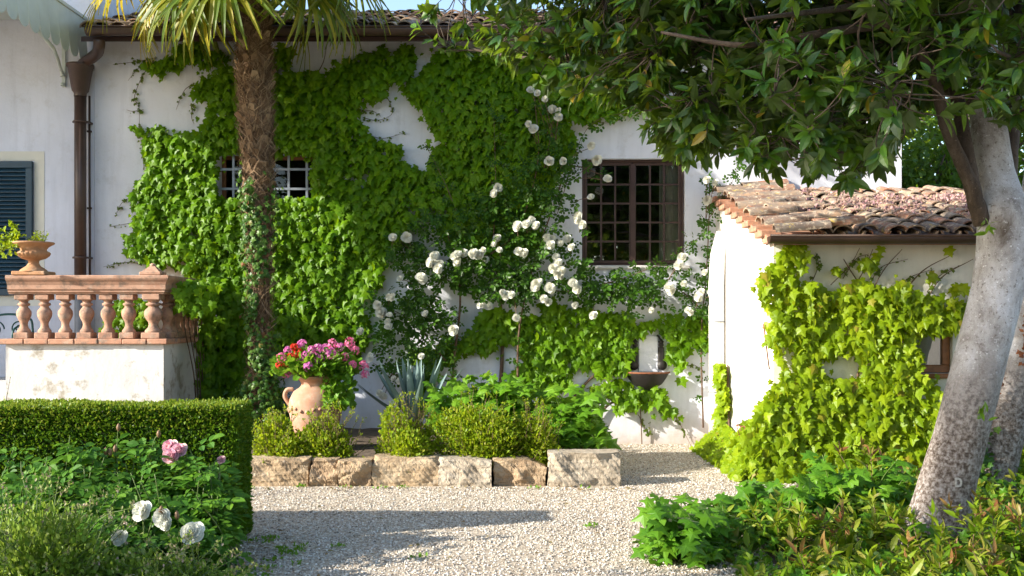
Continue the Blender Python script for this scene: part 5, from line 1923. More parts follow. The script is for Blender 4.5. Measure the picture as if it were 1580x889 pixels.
# ivy on the palm trunk
th = thing("trunk_ivy", "dark small leaved ivy climbing the lower palm trunk", "ivy", (PX(410, pY), pY - .1, .15))
g, gs = G(), G()
n = 2900
py = 655 - 390 * rng.uniform(0, 1, n) ** 1.15
zq = P(0, 0, pY)[2] * 0 + CAMZ - (py - HOR) * k
i = np.array([np.argmin(np.abs(path[:, 2] - z)) for z in zq])
side = np.where(rng.uniform(0, 1, n) < .5, -.35, .55)
a = -math.pi / 2 + rng.normal(side, .85)
dens = snoise(np.stack([a * .6, zq * 1.2, 0 * a], 1), 3)
keep = dens + rng.normal(0, .45, n) + np.clip((py - 400) / 330, -.6, .8) > .30
a, i, zq, py = a[keep], i[keep], zq[keep], py[keep]
d = np.stack([np.cos(a), np.sin(a), 0 * a], 1)
widen = np.clip((py - 560) / 90, 0, 1.3)
pos = path[i] + d * (rads[i] * 1.02 + rng.uniform(.02, .12, len(a)) + widen * rng.uniform(0, .22, len(a)))[:, None]
pos[:, 2] = zq
n = len(pos)
inst(g, LOBED, pos, np.stack([rng.normal(0, .6, n), rng.normal(-.2, .3, n), rng.normal(-.7, .4, n)], 1), d + rng.normal(0, .4, (n, 3)) + np.array([0, 0, .4]), rng.uniform(.04, .075, n))
n = 900
pos = np.stack([PX(400, pY) + rng.normal(0, .30, n), pY + rng.normal(0, .25, n), .12 + np.abs(rng.normal(0, .22, n))], 1)
inst(g, LOBED, pos, np.stack([rng.normal(0, .8, n), rng.normal(-.4, .6, n), rng.normal(-.4, .4, n)], 1), np.stack([rng.normal(0, .5, n), rng.normal(-.6, .4, n), np.ones(n)], 1), rng.uniform(.045, .08, n))
g.build("foliage", M["trunk_ivy"], th)
for s_ in (-.5, .2, .7):
    q = path[:44].copy()
    an = -math.pi / 2 + s_ + .25 * np.sin(np.linspace(0, 6, len(q)))
    q = q + np.stack([np.cos(an), np.sin(an), 0 * an], 1) * (rads[:44] * 1.04)[:, None]
    tube(gs, q, np.linspace(.012, .004, len(q)), 5)
gs.build("stem", M["stem"], th)

# ------------------------------------------------------------------ clipped hedge
hx0, hx1, hy0, hy1, hz = -6.2, -1.955, -5.58, -5.20, 0.955
hd = thing("box_hedge", "long clipped green box hedge in front of the balustrade plinth", "hedge", ((hx0 + hx1) / 2, (hy0 + hy1) / 2, 0))
g = G()
i_ = .05
box(g, hx0 + i_, hx1 - i_, hy0 + i_, hy1 - i_, 0, hz - i_)
core = g.build("branch_core", plain("hedge_inner_twigs", (0.035, 0.045, 0.014), .9, var=.5, scale=30), hd)
gl, gn = G(), G()


def hedge_face(n, fn, nrm, g, sz, mixin=None):
    u, w = rng.uniform(0, 1, n), rng.uniform(0, 1, n)
    p = fn(u, w)
    nrm = np.asarray(nrm, float)
    lump = snoise(p, 2.2) * .020 + snoise(p, 9.0) * .011
    dpt = lump - np.abs(rng.normal(0, .026, n)) + .012
    p = p + nrm * dpt[:, None]
    tp = nrm * rng.uniform(.2, 1.2, (n, 1)) + rng.normal(0, .6, (n, 3)) + np.array([0, 0, .35])
    nr = nrm * .8 + rng.normal(0, .6, (n, 3)) + np.array([0, 0, .3])
    inst(g, SMALL, p, tp, nr, sz * rng.uniform(.7, 1.25, n))


hedge_face(42000, lambda u, w: np.stack([hx0 + (hx1 - hx0) * u, 0 * u + hy0, .02 + (hz - .02) * w], 1), (0, -1, 0), gl, .030)
hedge_face(7500, lambda u, w: np.stack([0 * u + hx1, hy0 + (hy1 - hy0) * u, .02 + (hz - .02) * w], 1), (1, 0, 0), gl, .030)
hedge_face(3500, lambda u, w: np.stack([-4.3 + (hx1 + 4.3) * u, hy0 + (hy1 - hy0) * w, 0 * u + hz], 1), (0, 0, 1), gl, .030)
hedge_face(8000, lambda u, w: np.stack([hx0 + (-4.2 - hx0) * u, hy0 + (hy1 - hy0) * w, hz - .3 + .3 * rng.uniform(0, 1, len(u))], 1), (0, 0, .3), gl, .030)
hedge_face(15000, lambda u, w: np.stack([hx0 + (hx1 - hx0) * u, hy0 + (hy1 - hy0) * w, 0 * u + hz + .012], 1), (0, 0, 1), gn, .027)
hedge_face(4400, lambda u, w: np.stack([hx0 + (hx1 - hx0) * u, 0 * u + hy0 - .004, hz - .14 * w ** 1.6], 1), (0, -1, .3), gn, .027)
hedge_face(700, lambda u, w: np.stack([0 * u + hx1 + .004, hy0 + (hy1 - hy0) * u, hz - .6 * w ** 1.4], 1), (1, 0, .3), gn, .027)
gl.build("foliage", M["hedge_leaf"], hd)
gn.build("new_growth", M["hedge_new"], hd)
dome_shrub("box_bush", "small rounded box bush at the left edge in front of the landing", "bush", PX(10, -4.2), -4.2, .0, .26, .26, P(0, 580, -4.2)[2] * .97, 2600, SMALL, .036, M["hedge_new"], None, 20, None, .06)

# ------------------------------------------------------------------ left foreground rose bushes
GR = "rose bushes before the clipped hedge"


def rose_bush(label, pts, size, base_y, flowers, buds, n_low=0, mat="bush_rose_leaf", petals="pink_petal", key="p", fs=.06, region=None):
    bx_ = np.mean([p[0] for p in pts])
    th = thing("rose_bush", label, "rose bush", (bx_, base_y, 0), GR)
    gl, gs, gb = G(), G(), G()
    for q in pts:
        b = np.array([q[0] + rng.normal(0, .12), base_y + rng.normal(0, .12), 0])
        mid = (b + q) / 2 + rng.normal(0, .05, 3)
        pth = spline([b, mid, q], 5)
        tube(gs, pth, np.linspace(.008, .003, len(pth)), 5)
        m = 11
        w = pth[rng.integers(3, len(pth), m)] + rng.normal(0, .03, (m, 3))
        a = rng.uniform(0, 6.28, m)
        inst(gl, COMP, w, np.stack([np.cos(a), np.sin(a) - .3, rng.normal(-.15, .3, m)], 1), np.stack([rng.normal(0, .3, m), rng.normal(-.45, .3, m), np.ones(m)], 1), size * rng.uniform(.65, 1.15, m))
    tops = np.array(pts)
    for q, s_ in flowers:
        q = np.asarray(q, float)
        c = tops[np.argmin(np.linalg.norm(tops - q, axis=1))]
        tube(gs, spline([c - np.array([0, 0, .12]), (c + q) / 2, q + np.array([0, .02, -.02])], 4), .004, 5)
        add_rose(th, "rose_flower", q, (rng.normal(-.1, .25), -1, rng.normal(.45, .2)), s_, M[petals], key)
    for q in buds:
        q = np.asarray(q, float)
        c = tops[np.argmin(np.linalg.norm(tops - q, axis=1))]
        tube(gs, spline([c - np.array([0, 0, .12]), (c + q) / 2, q], 4), .003, 5)
        g = G()
        lathe(g, [(0.002, -.02), (.012, -.01), (.016, .005), (.011, .022), (.002, .034)], tuple(q), 8)
        g.build("rose_bud", M["bud"], th)
    gl.build("foliage", M[mat], th)
    gs.build("stem", M["green_stem"], th)
    return th


pts = cloud(-10, 345, 690, 760, -6.1, -5.75, 46) + cloud(-10, 330, 720, 800, -6.5, -6.0, 44) + cloud(60, 240, 668, 700, -5.9, -5.75, 7) + cloud(300, 350, 690, 730, -5.9, -5.8, 4)
rose_bush("dark green rose bush with a cluster of pink blooms in front of the clipped hedge", pts, .20, -6.1,
          [(P(262, 690, -6.0), .062), (P(276, 694, -6.05), .055), (P(264, 704, -6.08), .062), (P(341, 709, -5.95), .03)],
          [P(183, 661, -5.9), P(170, 700, -5.95), P(163, 698, -5.95), P(245, 671, -5.9), P(178, 694, -5.95)])
pts = cloud(150, 330, 800, 850, -6.75, -6.3, 34) + cloud(20, 80, 805, 840, -6.8, -6.5, 9)
rose_bush("low rose bush with large white blooms at the lower left", pts, .17, -6.5,
          [(P(296, 821, -6.85), .072), (P(249, 798, -6.8), .06), (P(256, 808, -6.82), .05), (P(218, 787, -6.75), .066), (P(184, 829, -6.9), .05), (P(48, 806, -6.9), .026)],
          [P(249, 789, -6.8), P(273, 797, -6.8)], petals="white_petal", key="w2")

# pale shrub in the lower left corner
GC = "pale shrubs in the lower left corner"
for cx, cy, rx, ry, h, lb in ((PX(60, -7.1), -7.1, .62, .42, .56, "pale green shrub with pinkish seed heads in the lower left corner"),
                              (PX(262, -7.1), -7.1, .46, .38, .29, "pale green shrub with small round buds below the large white roses")):
    dome_shrub("pale_shrub", lb, "shrub", cx, cy, 0, rx, ry, h, 8000, OVAL, .036, M["catmint"], GC, 90, M["seedhead"], .34, 1.0, "green_stem")

# ------------------------------------------------------------------ right undergrowth
GU = "leafy plants at the foot of the tree"
under = [((985, 1120, 775, 870), -6.4, -5.3, 60, "blue green lobed leaved plant spilling over the gravel at the bottom right"),
         ((1100, 1260, 742, 830), -5.6, -4.6, 60, "lobed leaved plant reaching highest over the gravel left of the tree"),
         ((1230, 1400, 700, 800), -5.2, -4.0, 60, "sunlit lobed leaved plant before the annex creeper")]
for (a, b, c, d), y0, y1, n, lb in under:
    ps = [q for q in cloud(a, b, c, d, y0, y1, n)]
    palmate_plant("lobed_plant", lb, "plant", ps, .15, M["under_leaf"], (np.mean([q[0] for q in ps]), (y0 + y1) / 2, 0), GU, 8, LOBED2, .006)
palmate_plant("lobed_plant", "large round leaved plant cut by the right edge beside the second trunk", "plant", cloud(1560, 1610, 800, 860, -6.6, -6.2, 8), .22, M["palmate"], (PX(1590, -6.4), -6.4, 0), GU, 4, OVAL, .006)

spots = [(1195, 805, -6.0, "bright yellow green laurel shoot rising among the lobed leaves left of the tree"), (1235, 790, -6.0, "yellow green laurel shoot with reddish base left of the tree foot"), (1300, 795, -6.2, "red tipped laurel shoot midway to the tree foot"), (1345, 770, -5.9, "upright reddish laurel shoot just left of the tree foot"),
         (1330, 690, -4.7, "tall reddish laurel shoot against the annex creeper"), (1400, 840, -6.7, "low olive laurel shoot in front of the tree foot"), (1455, 815, -6.7, "laurel shoot with red tip right in front of the trunk"), (1505, 790, -6.6, "large yellow green laurel shoot right of the tree foot"), (1545, 780, -6.2, "laurel shoot with long leaves before the second trunk"), (1575, 800, -6.5, "laurel shoot cut by the right edge of the view"), (1270, 850, -6.7, "low laurel shoot at the bottom edge below the lobed leaves"), (1340, 860, -6.9, "low bronze laurel shoot at the bottom edge"), (1440, 870, -7.0, "yellowish laurel shoot at the bottom edge below the trunk"), (1535, 860, -7.0, "broad laurel shoot in the bottom right corner"), (1490, 740, -5.0, "dark laurel shoot between the two trunks")]
for px, py, Y, lb in spots:
    q = P(px, py, Y)
    th = thing("laurel_shoot", lb, "laurel", (q[0], Y, 0), "laurel shoots under the tree")
    gl, gs, gr = G(), G(), G()
    for m in range(5 if Y < -5.8 else 4):
        e_ = q + np.array([rng.normal(0, .13), rng.normal(0, .12), rng.normal(-.06, .07)]) if m else q
        b = np.array([q[0] + rng.normal(0, .07), Y + rng.normal(0, .07), 0])
        shoot(gs, gl, b, e_, 15, LONG, .145, .006, spread=.75, start=.3)
        inst(gr, LONG2, e_ + rng.normal(0, .01, (5, 3)), rng.normal(0, .5, (5, 3)) + np.array([0, 0, .8]), rng.normal(0, 1, (5, 3)), rng.uniform(.06, .11, 5))
    gl.build("foliage", M["laurel"], th)
    gs.build("stem", M["stem"], th)
    gr.build("young_leaves", M["red_leaf"] if rng.uniform() < .45 else M["laurel"], th)

# low leafy ground cover between them
g = G()
n = 15000
x = rng.uniform(0.85, 6.5, n)
y = rng.uniform(-7.6, -3.3, n)
edge = 1.35 - .25 * (y + 7) * .9 + .22 * snoise(np.stack([x, y, 0 * x], 1), 2)
edge = np.where(y > -5.2, 2.15 + (y + 5.2) * .35, edge)
ok = x > edge + .1
x, y = x[ok], y[ok]
n = len(x)
hh = (.12 + .20 * np.clip(.5 + .4 * snoise(np.stack([x, y, 0 * x], 1), 2.2), 0, 1)) * rng.uniform(.1, 1, n) * np.clip((x - edge[ok]) * 2.2, .25, 1)
pos = np.stack([x, y, hh], 1)
tp = rng.normal(0, .6, (n, 3)) + np.array([0, -.2, .5])
nr = rng.normal(0, .4, (n, 3)) + np.array([0, -.4, .8])
h_ = n // 2
q_ = n * 3 // 4
inst(g, LONG, pos[:h_], tp[:h_], nr[:h_], rng.uniform(.06, .13, h_), 0)
inst(g, LOBED2, pos[h_:q_], tp[h_:q_] - np.array([0, 0, .7]), nr[h_:q_], rng.uniform(.06, .11, q_ - h_), 1)
inst(g, OVAL, pos[q_:], tp[q_:], nr[q_:], rng.uniform(.04, .08, n - q_), 2)
o = g.build("ground_cover", [M["laurel"], M["under_leaf"], M["tree_leaf"]])
tag(o, "mixed low leafy ground cover under the tree", "ground cover", kind="stuff")
g = G()     # leaf litter soil under it
v = [(1.45, -7.8, .006), (9, -7.8, .006), (9, -3.0, .006), (2.75, -3.0, .006), (2.25, -4.2, .006), (1.75, -5.6, .006)]
g.add(v, [tuple(range(6))])
o = g.build("soil_under_tree", M["soil"])
tag(o, "dark soil under the tree", "soil", kind="structure")
# left bed soil
g = G()
g.add([(-9, -9, .006), (-1.75, -9, .006), (-1.70, -6.9, .006), (-1.92, -5.5, .006), (-9, -5.0, .006)], [(0, 1, 2, 3, 4)])
o = g.build("soil_left_bed", M["soil"])
tag(o, "dark soil of the rose bed", "soil", kind="structure")

# rusty plant support
rx_, ry_ = PX(1150, -2.1), -2.1
rs = thing("plant_support", "rusty iron plant support leaning in the creeper mound by the annex", "plant support", (rx_, ry_, 0))
g = G()
zt_, zm_ = P(0, 655, ry_)[2], P(0, 670, ry_)[2]
for z, r in ((zt_, .115), (zm_, .085)):
    t = np.linspace(0, 2 * np.pi, 25)
    tube(g, np.stack([rx_ + r * np.cos(t), ry_ - .1 + r * np.sin(t), np.full(25, z)], 1), .006, 6)
for k in range(6):
    t = k * 1.047
    tube(g, [(rx_ + .115 * math.cos(t), ry_ - .1 + .115 * math.sin(t), zt_), (rx_ + .085 * math.cos(t), ry_ - .1 + .085 * math.sin(t), zm_)], .005, 5)
g.build("basket_ring", M["rust"], rs)
for dx_, dy_ in ((-.22, -.45), (.02, -.1), (.18, -.05)):
    g = G()
    tube(g, [(rx_ + dx_, ry_ + dy_, 0), (rx_ + dx_ * .1, ry_ - .1, zm_ - .1), (rx_, ry_ - .1, zm_)], .006, 6)
    g.build("leg", M["rust"], rs)
sk = G()
tube(sk, [tuple(P(1187, 570, -2.86)), tuple(P(1178, 500, -2.86))], .007, 6)
tag(sk.build("garden_stake", M["rust"]), "thin rusty stake fixed upright at the annex corner", "stake")


# ------------------------------------------------------------------ the big tree at the right
def limb(g, pts, r0, r1, n=10, wob=.04):
    q = spline(pts, 6)
    tube(g, q, np.linspace(r0, r1, len(q)), n, wob=wob)
    return q


tree = thing("garden_tree", "leaning grey barked tree with glossy dark leaves at the right", "tree", (PX(1432, -5.75), -5.75, 0))
tY = -5.75
g = G()
tp_pts = [(1432, 862, 56, 0), (1440, 830, 50, 0), (1458, 760, 43, 0), (1486, 660, 39, 0), (1511, 560, 38, 0), (1535, 460, 38, 0), (1547, 390, 40, 0), (1546, 330, 38, 0), (1533, 260, 28, .1), (1523, 180, 25, .15), (1514, 80, 23, .2), (1506, -40, 21, .3), (1500, -200, 16, .4)]
kk = (tY - CAMY) / F
pth = spline([P(a, b, tY + d) for a, b, c, d in tp_pts], 8)
rad = np.interp(np.linspace(0, len(tp_pts) - 1, len(pth)), np.arange(len(tp_pts)), [c * kk for *_, c, d in tp_pts])
ns = 40
vs = []
for q, r in zip(pth, rad):
    a = np.arange(ns) * 2 * np.pi / ns
    ci = np.stack([np.cos(a), np.sin(a), 0 * a], 1)
    flare = max(0, .30 - q[2]) * .55
    rr = r * (1 + .05 * snoise(ci + np.array([0, 0, q[2] * .9]), 1.6) + .018 * snoise(ci * 3 + np.array([0, 0, q[2] * 4]), 3)) + flare * r * (.6 + .4 * np.sin(a * 5))
    vs.append(q + ci * rr[:, None])
i, j = np.meshgrid(np.arange(len(pth) - 1), np.arange(ns), indexing="ij")
p_ = (i * ns + j).ravel()
q_ = (i * ns + (j + 1) % ns).ravel()
g.add(np.concatenate(vs), np.stack([p_, q_, q_ + ns, p_ + ns], 1), 0, True)
trk = g.build("trunk", M["bark"], tree)
LIMBS = []
gb = G()
L_ = lambda lst: [P(a, b, Y) for a, b, Y in lst]
LIMBS.append(limb(gb, L_([(1516, 345, -5.8), (1500, 290, -5.85), (1490, 230, -5.8), (1470, 120, -5.6), (1440, 40, -5.4), (1400, -60, -5.2)]), .058, .035))
LIMBS.append(limb(gb, L_([(1505, 300, -5.85), (1478, 240, -5.9), (1458, 190, -5.95), (1440, 120, -6.0), (1400, 60, -6.1), (1320, 10, -6.2)]), .05, .025))
LIMBS.append(limb(gb, L_([(1548, 330, -5.6), (1556, 250, -5.5), (1562, 150, -5.4), (1570, 40, -5.3), (1580, -80, -5.2)]), .07, .045))
LIMBS.append(limb(gb, L_([(1510, 160, -5.6), (1430, 130, -5.5), (1330, 150, -5.3), (1220, 120, -5.0), (1100, 90, -4.6), (960, 80, -4.2), (820, 90, -3.8), (720, 75, -3.5)]), .05, .010))
LIMBS.append(limb(gb, L_([(1508, 90, -5.5), (1400, 40, -5.9), (1280, 50, -6.3), (1150, 70, -6.4), (1020, 50, -6.2)]), .045, .010))
LIMBS.append(limb(gb, L_([(1470, 120, -5.6), (1380, 160, -5.2), (1290, 200, -4.9), (1200, 210, -4.6), (1100, 210, -4.3), (1040, 200, -4.1)]), .035, .008))
LIMBS.append(limb(gb, L_([(1400, -60, -5.2), (1250, -50, -5.0), (1080, -20, -4.7), (900, 20, -4.3), (740, 40, -3.9)]), .04, .008))
LIMBS.append(limb(gb, L_([(1320, 10, -6.2), (1240, 20, -6.8), (1150, 30, -7.2)]), .025, .008))
LIMBS.append(limb(gb, L_([(1562, 150, -5.4), (1600, 110, -6.0), (1540, 80, -6.8)]), .03, .01))
LIMBS.append(limb(gb, L_([(1505, -40, -5.4), (1350, -150, -5.3), (1150, -170, -5.0), (950, -140, -4.6)]), .045, .01))
LIMBS.append(limb(gb, L_([(1580, -80, -5.2), (1640, -150, -5.0), (1720, -160, -4.6)]), .045, .01))
bro = gb.build("branches", M["bark_dark"], tree)
LP = np.concatenate(LIMBS)
CR = [(640, -40), (642, 60), (668, 72), (700, 62), (760, 78), (800, 112), (870, 142), (940, 150), (985, 168), (1002, 215), (1040, 250), (1090, 238), (1140, 212), (1168, 262), (1192, 256), (1228, 232), (1250, 282), (1288, 256), (1308, 292), (1336, 262), (1378, 246), (1402, 196), (1440, 140), (1480, 120), (1560, 190), (1680, 200), (1700, -320), (900, -320), (800, -200), (700, -150)]
whorls = []
p = rng.uniform((640, -300), (1700, 300), (12600, 2))
z3 = np.concatenate([p, np.zeros((len(p), 1))], 1)
inside = in_any(p, [CR], [], 7, .05)
p = p[inside]
far = np.clip((1250 - p[:, 0]) / 600, 0, 1)           # the left limbs reach back towards the house
yw = rng.uniform(-7.3, -4.0, len(p)) * (1 - far) + rng.uniform(-4.9, -3.0, len(p)) * far
wp = np.array([P(a, b, c) for (a, b), c in zip(p, yw)])
cl = snoise(wp, 1.9)
leftthin = np.clip((900 - p[:, 0]) / 260, 0, 1)
lowthin = np.clip((p[:, 1] - 120) / 160, 0, 1)
sel = cl + rng.normal(0, .55, len(p)) > -.25 + 1.05 * leftthin + .30 * lowthin
wp, p = wp[sel], p[sel]
# hand placed sprays that hang below the crown and reach out to the left
extra = [(640, 42, -3.6), (652, 14, -3.6), (668, 60, -3.6), (690, 74, -3.5), (705, 60, -3.5), (722, 78, -3.5), (745, 66, -3.5), (765, 80, -3.6), (790, 62, -3.6), (760, 20, -3.7), (785, 8, -3.8), (810, 30, -3.8), (1177, 262, -4.8), (1196, 268, -4.8), (1252, 268, -5.2), (1268, 258, -5.2), (1309, 272, -5.4), (1300, 284, -5.4), (1340, 250, -5.4), (1356, 262, -5.4), (1372, 246, -5.3), (1045, 238, -4.3), (1060, 246, -4.3), (1020, 225, -4.2), (1090, 225, -4.4), (1475, 178, -7.0), (1490, 168, -7.0), (1560, 120, -7.0), (1575, 105, -7.1), (1300, 110, -7.3), (1175, 120, -7.2), (1200, 60, -7.3), (1390, 110, -7.4)]
wp = np.concatenate([wp, np.array([P(*e_) for e_ in extra])])
gl, gn, gt_ = G(), G(), G()
tc = P(1500, 0, -5.5)
LPs = LP[::2]
nc = 300
cen = wp[rng.choice(len(wp), nc, replace=False)]
own = np.array([np.argmin(np.linalg.norm(cen - q, axis=1)) for q in wp])
hub = []
order = np.argsort([np.linalg.norm(LPs - c, axis=1).min() for c in cen])
net = LPs.copy()
for ci in order:        # secondary branches grow outwards from the limbs, each from its nearest neighbour
    c = cen[ci]
    nb = net[np.argmin(np.linalg.norm(net - c, axis=1) + .25 * np.maximum(0, c[0] - net[:, 0]))]
    dist = np.linalg.norm(c - nb)
    if dist > .04:
        sag = np.array([rng.normal(0, .12), rng.normal(0, .12), rng.normal(.06, .10)]) * dist
        q = spline([nb, nb + (c - nb) * .5 + sag, c], 4)
        tube(gt_, q, np.linspace(min(.011, .005 + .006 * dist), .004, len(q)), 5, cap=False)
    net = np.concatenate([net, c[None]])
for q, ow in zip(wp, own):
    nb = cen[ow]
    ax = norm(norm(q - nb + 1e-4) + np.array([-.25, -.15, .15]) + rng.normal(0, .35, 3))
    st = q - ax * .09
    dist = np.linalg.norm(st - nb)
    if dist < .9:
        sag = rng.normal(0, .12, 3) * dist
        tube(gt_, spline([nb, (nb + st) / 2 + sag, st, q], 3), np.linspace(.005, .0028, 10), 4, cap=False)
    m = int(rng.integers(6, 10))
    a = np.arange(m) * 2.4 + rng.uniform(0, 6)
    u = norm(np.cross(ax, rng.normal(0, 1, 3)))
    w = np.cross(ax, u)
    side = np.cos(a)[:, None] * u + np.sin(a)[:, None] * w
    opn = rng.uniform(.45, 1.1, (m, 1))
    tp = side * opn + ax * .75 + np.array([0, 0, -.32]) + rng.normal(0, .12, (m, 3))
    nr = ax + np.array([0, 0, .9]) - side * .25 + rng.normal(0, .2, (m, 3))
    pos = q - ax * rng.uniform(0, .09, (m, 1))
    s = rng.uniform(.09, .15, m)
    new = rng.uniform() < .07
    if new:
        inst(gn, LONG, np.repeat(q[None], 4, 0), ax + rng.normal(0, .35, (4, 3)), rng.normal(0, 1, (4, 3)), rng.uniform(.05, .09, 4))
    inst(gl, BROAD, pos, tp, nr, s)
fo = gl.build("crown", M["magnolia"], tree)
gn.build("young_leaves", M["magnolia_new"], fo)
gt_.build("twigs", M["bark_dark"], bro)
# pale letter shaped scar on the trunk
iD = np.argmin(np.abs(pth[:, 2] - P(0, 742, tY)[2]))
cD, rD = pth[iD], rad[iD] * 1.06
g = G()
ol = [(-.022, -.032), (-.024, .030), (.0, .032), (.016, .024), (.022, .010), (.023, -.010), (.014, -.026), (.0, -.031)]
il = [(x * .48 - .001, z * .55) for x, z in ol]
V = []
for y in (0, -.006):
    for lst in (ol, il):
        for x, z in lst:
            an = -math.pi / 2 - .12 + x / rD
            V.append((cD[0] + (rD - y - .001) * math.cos(an), cD[1] + (rD - y - .001) * math.sin(an), cD[2] + z))
f = []
for k_ in range(8):
    k2 = (k_ + 1) % 8
    f += [(16 + k_, 16 + k2, 24 + k2, 24 + k_), (k_, k2, 16 + k2, 16 + k_), (8 + k_, 24 + k_, 24 + k2, 8 + k2)]
g.add(V, f)
g.build("letter_mark", plain("pale_scar", (.40, .38, .36), .9, var=.35, scale=60), trk)
# small sprouts on the trunk
for a, b in ((1522, 350), (1514, 640)):
    g = G()
    q = P(a, b, tY - .28)
    inst(g, LONG, q + rng.normal(0, .02, (9, 3)), rng.normal(0, .7, (9, 3)) + np.array([0, -.5, .6]), rng.normal(0, .5, (9, 3)) + np.array([0, -1, .5]), rng.uniform(.05, .09, 9))
    g.build("sprout", M["magnolia_new"], trk)

# second leaning trunk behind
tree2 = thing("garden_tree", "second leaning trunk with reddish dead creeper, behind the grey barked tree", "tree", (PX(1520, -3.9), -3.9, 0))
g = G()
t2 = [(1512, 780, 48), (1524, 720, 42), (1545, 640, 39), (1566, 560, 38), (1586, 480, 38), (1604, 390, 38), (1618, 280, 36), (1625, 150, 32), (1630, 0, 28), (1635, -200, 18)]
k3 = (-3.9 - CAMY) / F
q = spline([P(a, b, -3.9) for a, b, c in t2], 6)
r2 = np.interp(np.linspace(0, len(t2) - 1, len(q)), np.arange(len(t2)), [c * k3 for *_, c in t2])
tube(g, q, r2, 28, wob=.012)
tk2 = g.build("trunk", M["bark"], tree2)
g = G()
for lst in ([(1625, 150, -3.9), (1700, 40, -4.2), (1760, -60, -4.4)], [(1630, 0, -3.9), (1580, -120, -3.6), (1540, -220, -3.3)], [(1628, 80, -3.9), (1560, 20, -3.4), (1480, -20, -3.0)]):
    limb(g, L_(lst), .09, .03)
g.build("limb", M["bark_dark"], tree2)
g = G()
c2 = np.concatenate([np.array([P(rng.uniform(1420, 1760), rng.uniform(-330, 60), rng.uniform(-4.6, -2.6)) for _ in range(260)])])
for q0 in c2:
    m = 7
    inst(g, LONG, q0 + rng.normal(0, .04, (m, 3)), rng.normal(0, .8, (m, 3)) + np.array([0, 0, -.2]), rng.normal(0, .4, (m, 3)) + np.array([0, 0, 1]), rng.uniform(.12, .18, m))
g.build("crown", M["magnolia"], tree2)
dc = G()
m = 60
tt_ = np.linspace(0, 1, m)
pp = np.array([P(1500 + 40 * t + 6 * math.sin(9 * t), 690 - 110 * t, -3.9 - .28) for t in tt_])
pp2 = np.array([P(1575 + 18 * t, 560 - 90 * t, -3.9 - .24) for t in tt_])
tube(dc, pp, .006, 5)
pp = np.concatenate([pp[20:], pp2])
inst(dc, SMALL, pp + rng.normal(0, .02, pp.shape), rng.normal(0, 1, pp.shape), rng.normal(0, .5, pp.shape) + np.array([0, -1, .3]), .05)
o = dc.build("dead_creeper", leafmat("dead_creeper_leaf", [(.22, .075, .03), (.34, .12, .05)], (.4, .15, .05), .15), None)
tag(o, "thin reddish dead creeper clinging to the second trunk", "creeper")
iv = G()
m = 240
pp = np.array([P(rng.normal(1508, 9), rng.uniform(655, 790), -3.9 - rng.uniform(.2, .36)) for _ in range(m)])
inst(iv, LOBED, pp, rng.normal(0, .5, (m, 3)) + np.array([0, 0, -.8]), rng.normal(0, .4, (m, 3)) + np.array([-.2, -1, .4]), rng.uniform(.04, .08, m))
tag(iv.build("ivy", M["trunk_ivy"]), "small dark ivy clump at the foot of the second trunk", "ivy")


# ------------------------------------------------------------------ trees behind the annex, beside and behind the view
def leafy_tree(label, base, h, crown_z, rx, ry, rz, clumps, per, size, mat, group=None, tm=OVAL):
    th = thing("broadleaf_tree", label, "tree", base, group)
    bx_, by_, bz_ = base
    c = np.array([bx_, by_, crown_z])
    g, gl = G(), G()
    limb(g, [(bx_, by_, bz_ - .1), (bx_ + .1, by_, bz_ + h * .25), (bx_ - .05, by_, crown_z - rz * .3), (bx_, by_, crown_z + rz * .6)], .05 * rx + .06, .03)
    ends = []
    for k_ in range(clumps):
        d = norm(rng.normal(0, 1, 3))
        q = c + d * np.array([rx, ry, rz]) * rng.uniform(.25, 1.0) ** .5
        ends.append(q)
        if k_ % 3 == 0:
            limb(g, [(bx_, by_, max(bz_ + h * .25, q[2] - rz)), (c + q) / 2 + rng.normal(0, .15, 3), q], .05, .012, 6)
        e_ = rng.normal(0, 1, (per, 3)) * np.array([.26, .26, .18]) * (.35 * (rx + rz)) ** .6
        w = q + e_
        inst(gl, tm, w, rng.normal(0, .8, (per, 3)) + np.array([0, 0, -.2]), rng.normal(0, .6, (per, 3)) + np.array([0, -.2, .8]), size * rng.uniform(.7, 1.3, per))
    g.build("trunk", M["bark_dark"], th)
    gl.build("crown", mat, th)
    return th


GB = "trees beyond the annex"
leafy_tree("bushy green tree just beyond the farmhouse corner above the annex roof", (5.9, 2.6, 0), 4.5, 2.9, 1.1, 1.0, 1.6, 110, 70, .10, M["tree_leaf"], GB)
leafy_tree("green tree seen between the stems of the garden tree beyond the annex", (7.6, 3.6, 0), 5.5, 3.6, 1.5, 1.2, 2.2, 130, 70, .10, M["tree_leaf"], GB)
leafy_tree("paler loose tree farther behind, right of the farmhouse corner", (7.2, 8.0, 0), 8, 5.4, 1.8, 1.8, 2.6, 110, 60, .13, M["spirea"], GB)
leafy_tree("tall green tree beyond the annex at the right edge", (10.4, 5.0, 0), 8, 4.6, 2.0, 1.6, 3.0, 130, 60, .13, M["tree_leaf"], GB)
# shade trees beyond the left edge and behind the viewer (they shade the foreground and show in the panes)
GV = "garden trees around the viewpoint"
leafy_tree("tall shade tree standing left of the rose bed, outside the view", (-11.5, -11.2, 0), 13, 10.4, 3.2, 3.0, 2.9, 75, 55, .26, M["tree_leaf"], GV)
for x, y, lb in ((-10.0, -24, "garden tree far left behind the viewpoint, mirrored in the barred window"), (1.0, -24, "garden tree mirrored in the casement panes, behind the viewpoint"), (5.5, -25, "garden tree right of the viewpoint, mirrored in the panes"), (-4.0, -25, "garden tree behind the viewpoint on its left"), (10.0, -23, "garden tree far right behind the viewpoint")):
    leafy_tree(lb, (x, y, 0), 9, 4.0, 2.6, 1.8, 3.2, 52, 48, .28, M["tree_leaf"], GV)

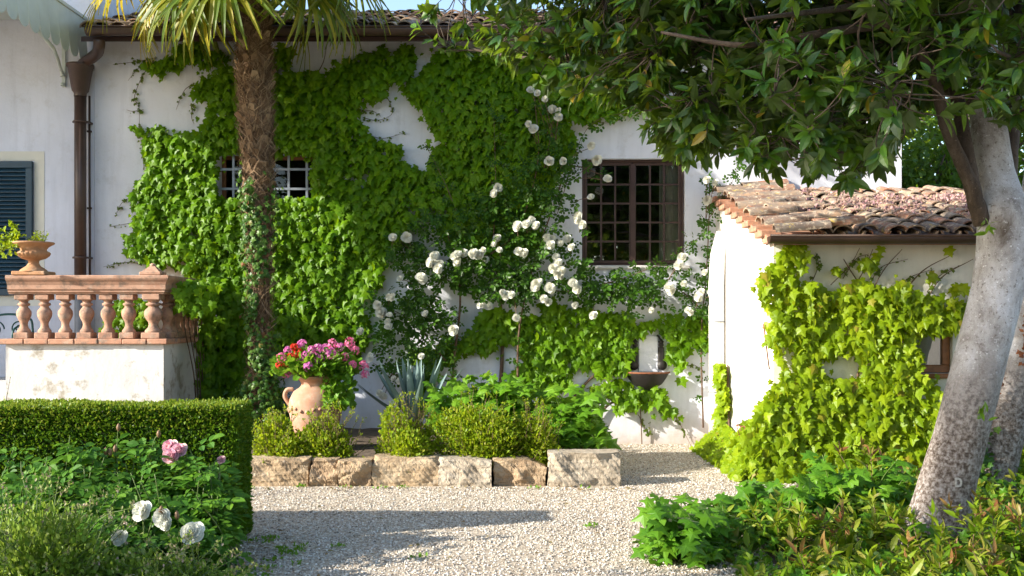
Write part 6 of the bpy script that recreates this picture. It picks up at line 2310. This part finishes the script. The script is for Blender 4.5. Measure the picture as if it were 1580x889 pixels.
# fallen leaves and small weeds on the gravel
g = G()
n = 260
x = np.concatenate([rng.uniform(-1.9, 1.6, 90), rng.uniform(-2.6, 1.1, 110), rng.normal(-1.75, .14, 60)])
y = np.concatenate([rng.uniform(-6.8, -3.5, 90), rng.normal(-3.36, .06, 110), rng.uniform(-7.0, -5.2, 60)])
inst(g, OVAL, np.stack([x, y, np.full(n, .016)], 1), rng.normal(0, 1, (n, 3)) * np.array([1, 1, .12]), rng.normal(0, .25, (n, 3)) + np.array([0, 0, 1]), rng.uniform(.018, .045, n))
o = g.build("fallen_leaves", leafmat("dry_fallen_leaf", [(.20, .12, .05), (.30, .20, .09), (.16, .14, .05), (.34, .24, .10)], (.4, .3, .1), .1, .7))
tag(o, "dry fallen leaves scattered on the gravel and along the kerb stones", "fallen leaves", kind="stuff")
g = G()
pts = np.concatenate([np.stack([rng.normal(-1.62, .12, 26), rng.uniform(-6.9, -5.4, 26)], 1), np.stack([rng.uniform(-2.5, 1.0, 7), rng.normal(-3.30, .02, 7)], 1), np.array([[.58, -5.05], [.62, -5.0], [-.6, -6.0], [-1.2, -5.7]])])
for x_, y_ in pts:
    m = int(rng.integers(8, 22))
    a_ = rng.uniform(0, 6.28, m)
    inst(g, SMALL, np.stack([x_ + rng.normal(0, .03, m), y_ + rng.normal(0, .03, m), np.full(m, .01)], 1), np.stack([np.cos(a_), np.sin(a_), rng.uniform(.3, 2.0, m)], 1), rng.normal(0, .4, (m, 3)) + np.array([0, -.2, 1]), rng.uniform(.015, .038, m))
o = g.build("weeds", M["palmate"])
tag(o, "small green weeds sprouting in the gravel", "weeds", kind="stuff")

dome_shrub("shade_shrub", "tall bushy shrub added left of the pale corner shrubs, outside the view, to shade the gravel", "shrub", -4.6, -8.85, 0, 1.05, .95, 2.9, 6400, OVAL, .09, M["tree_leaf"], None, 40, None, .15)  # unseen shrub added to throw shade over the near gravel
dome_shrub("shade_shrub", "second bushy shrub added nearer the viewpoint at the left, outside the view, for its shade", "shrub", -4.4, -10.6, 0, 1.0, .95, 1.9, 4600, OVAL, .09, M["tree_leaf"], None, 40, None, .15)  # also unseen, added for foreground shade
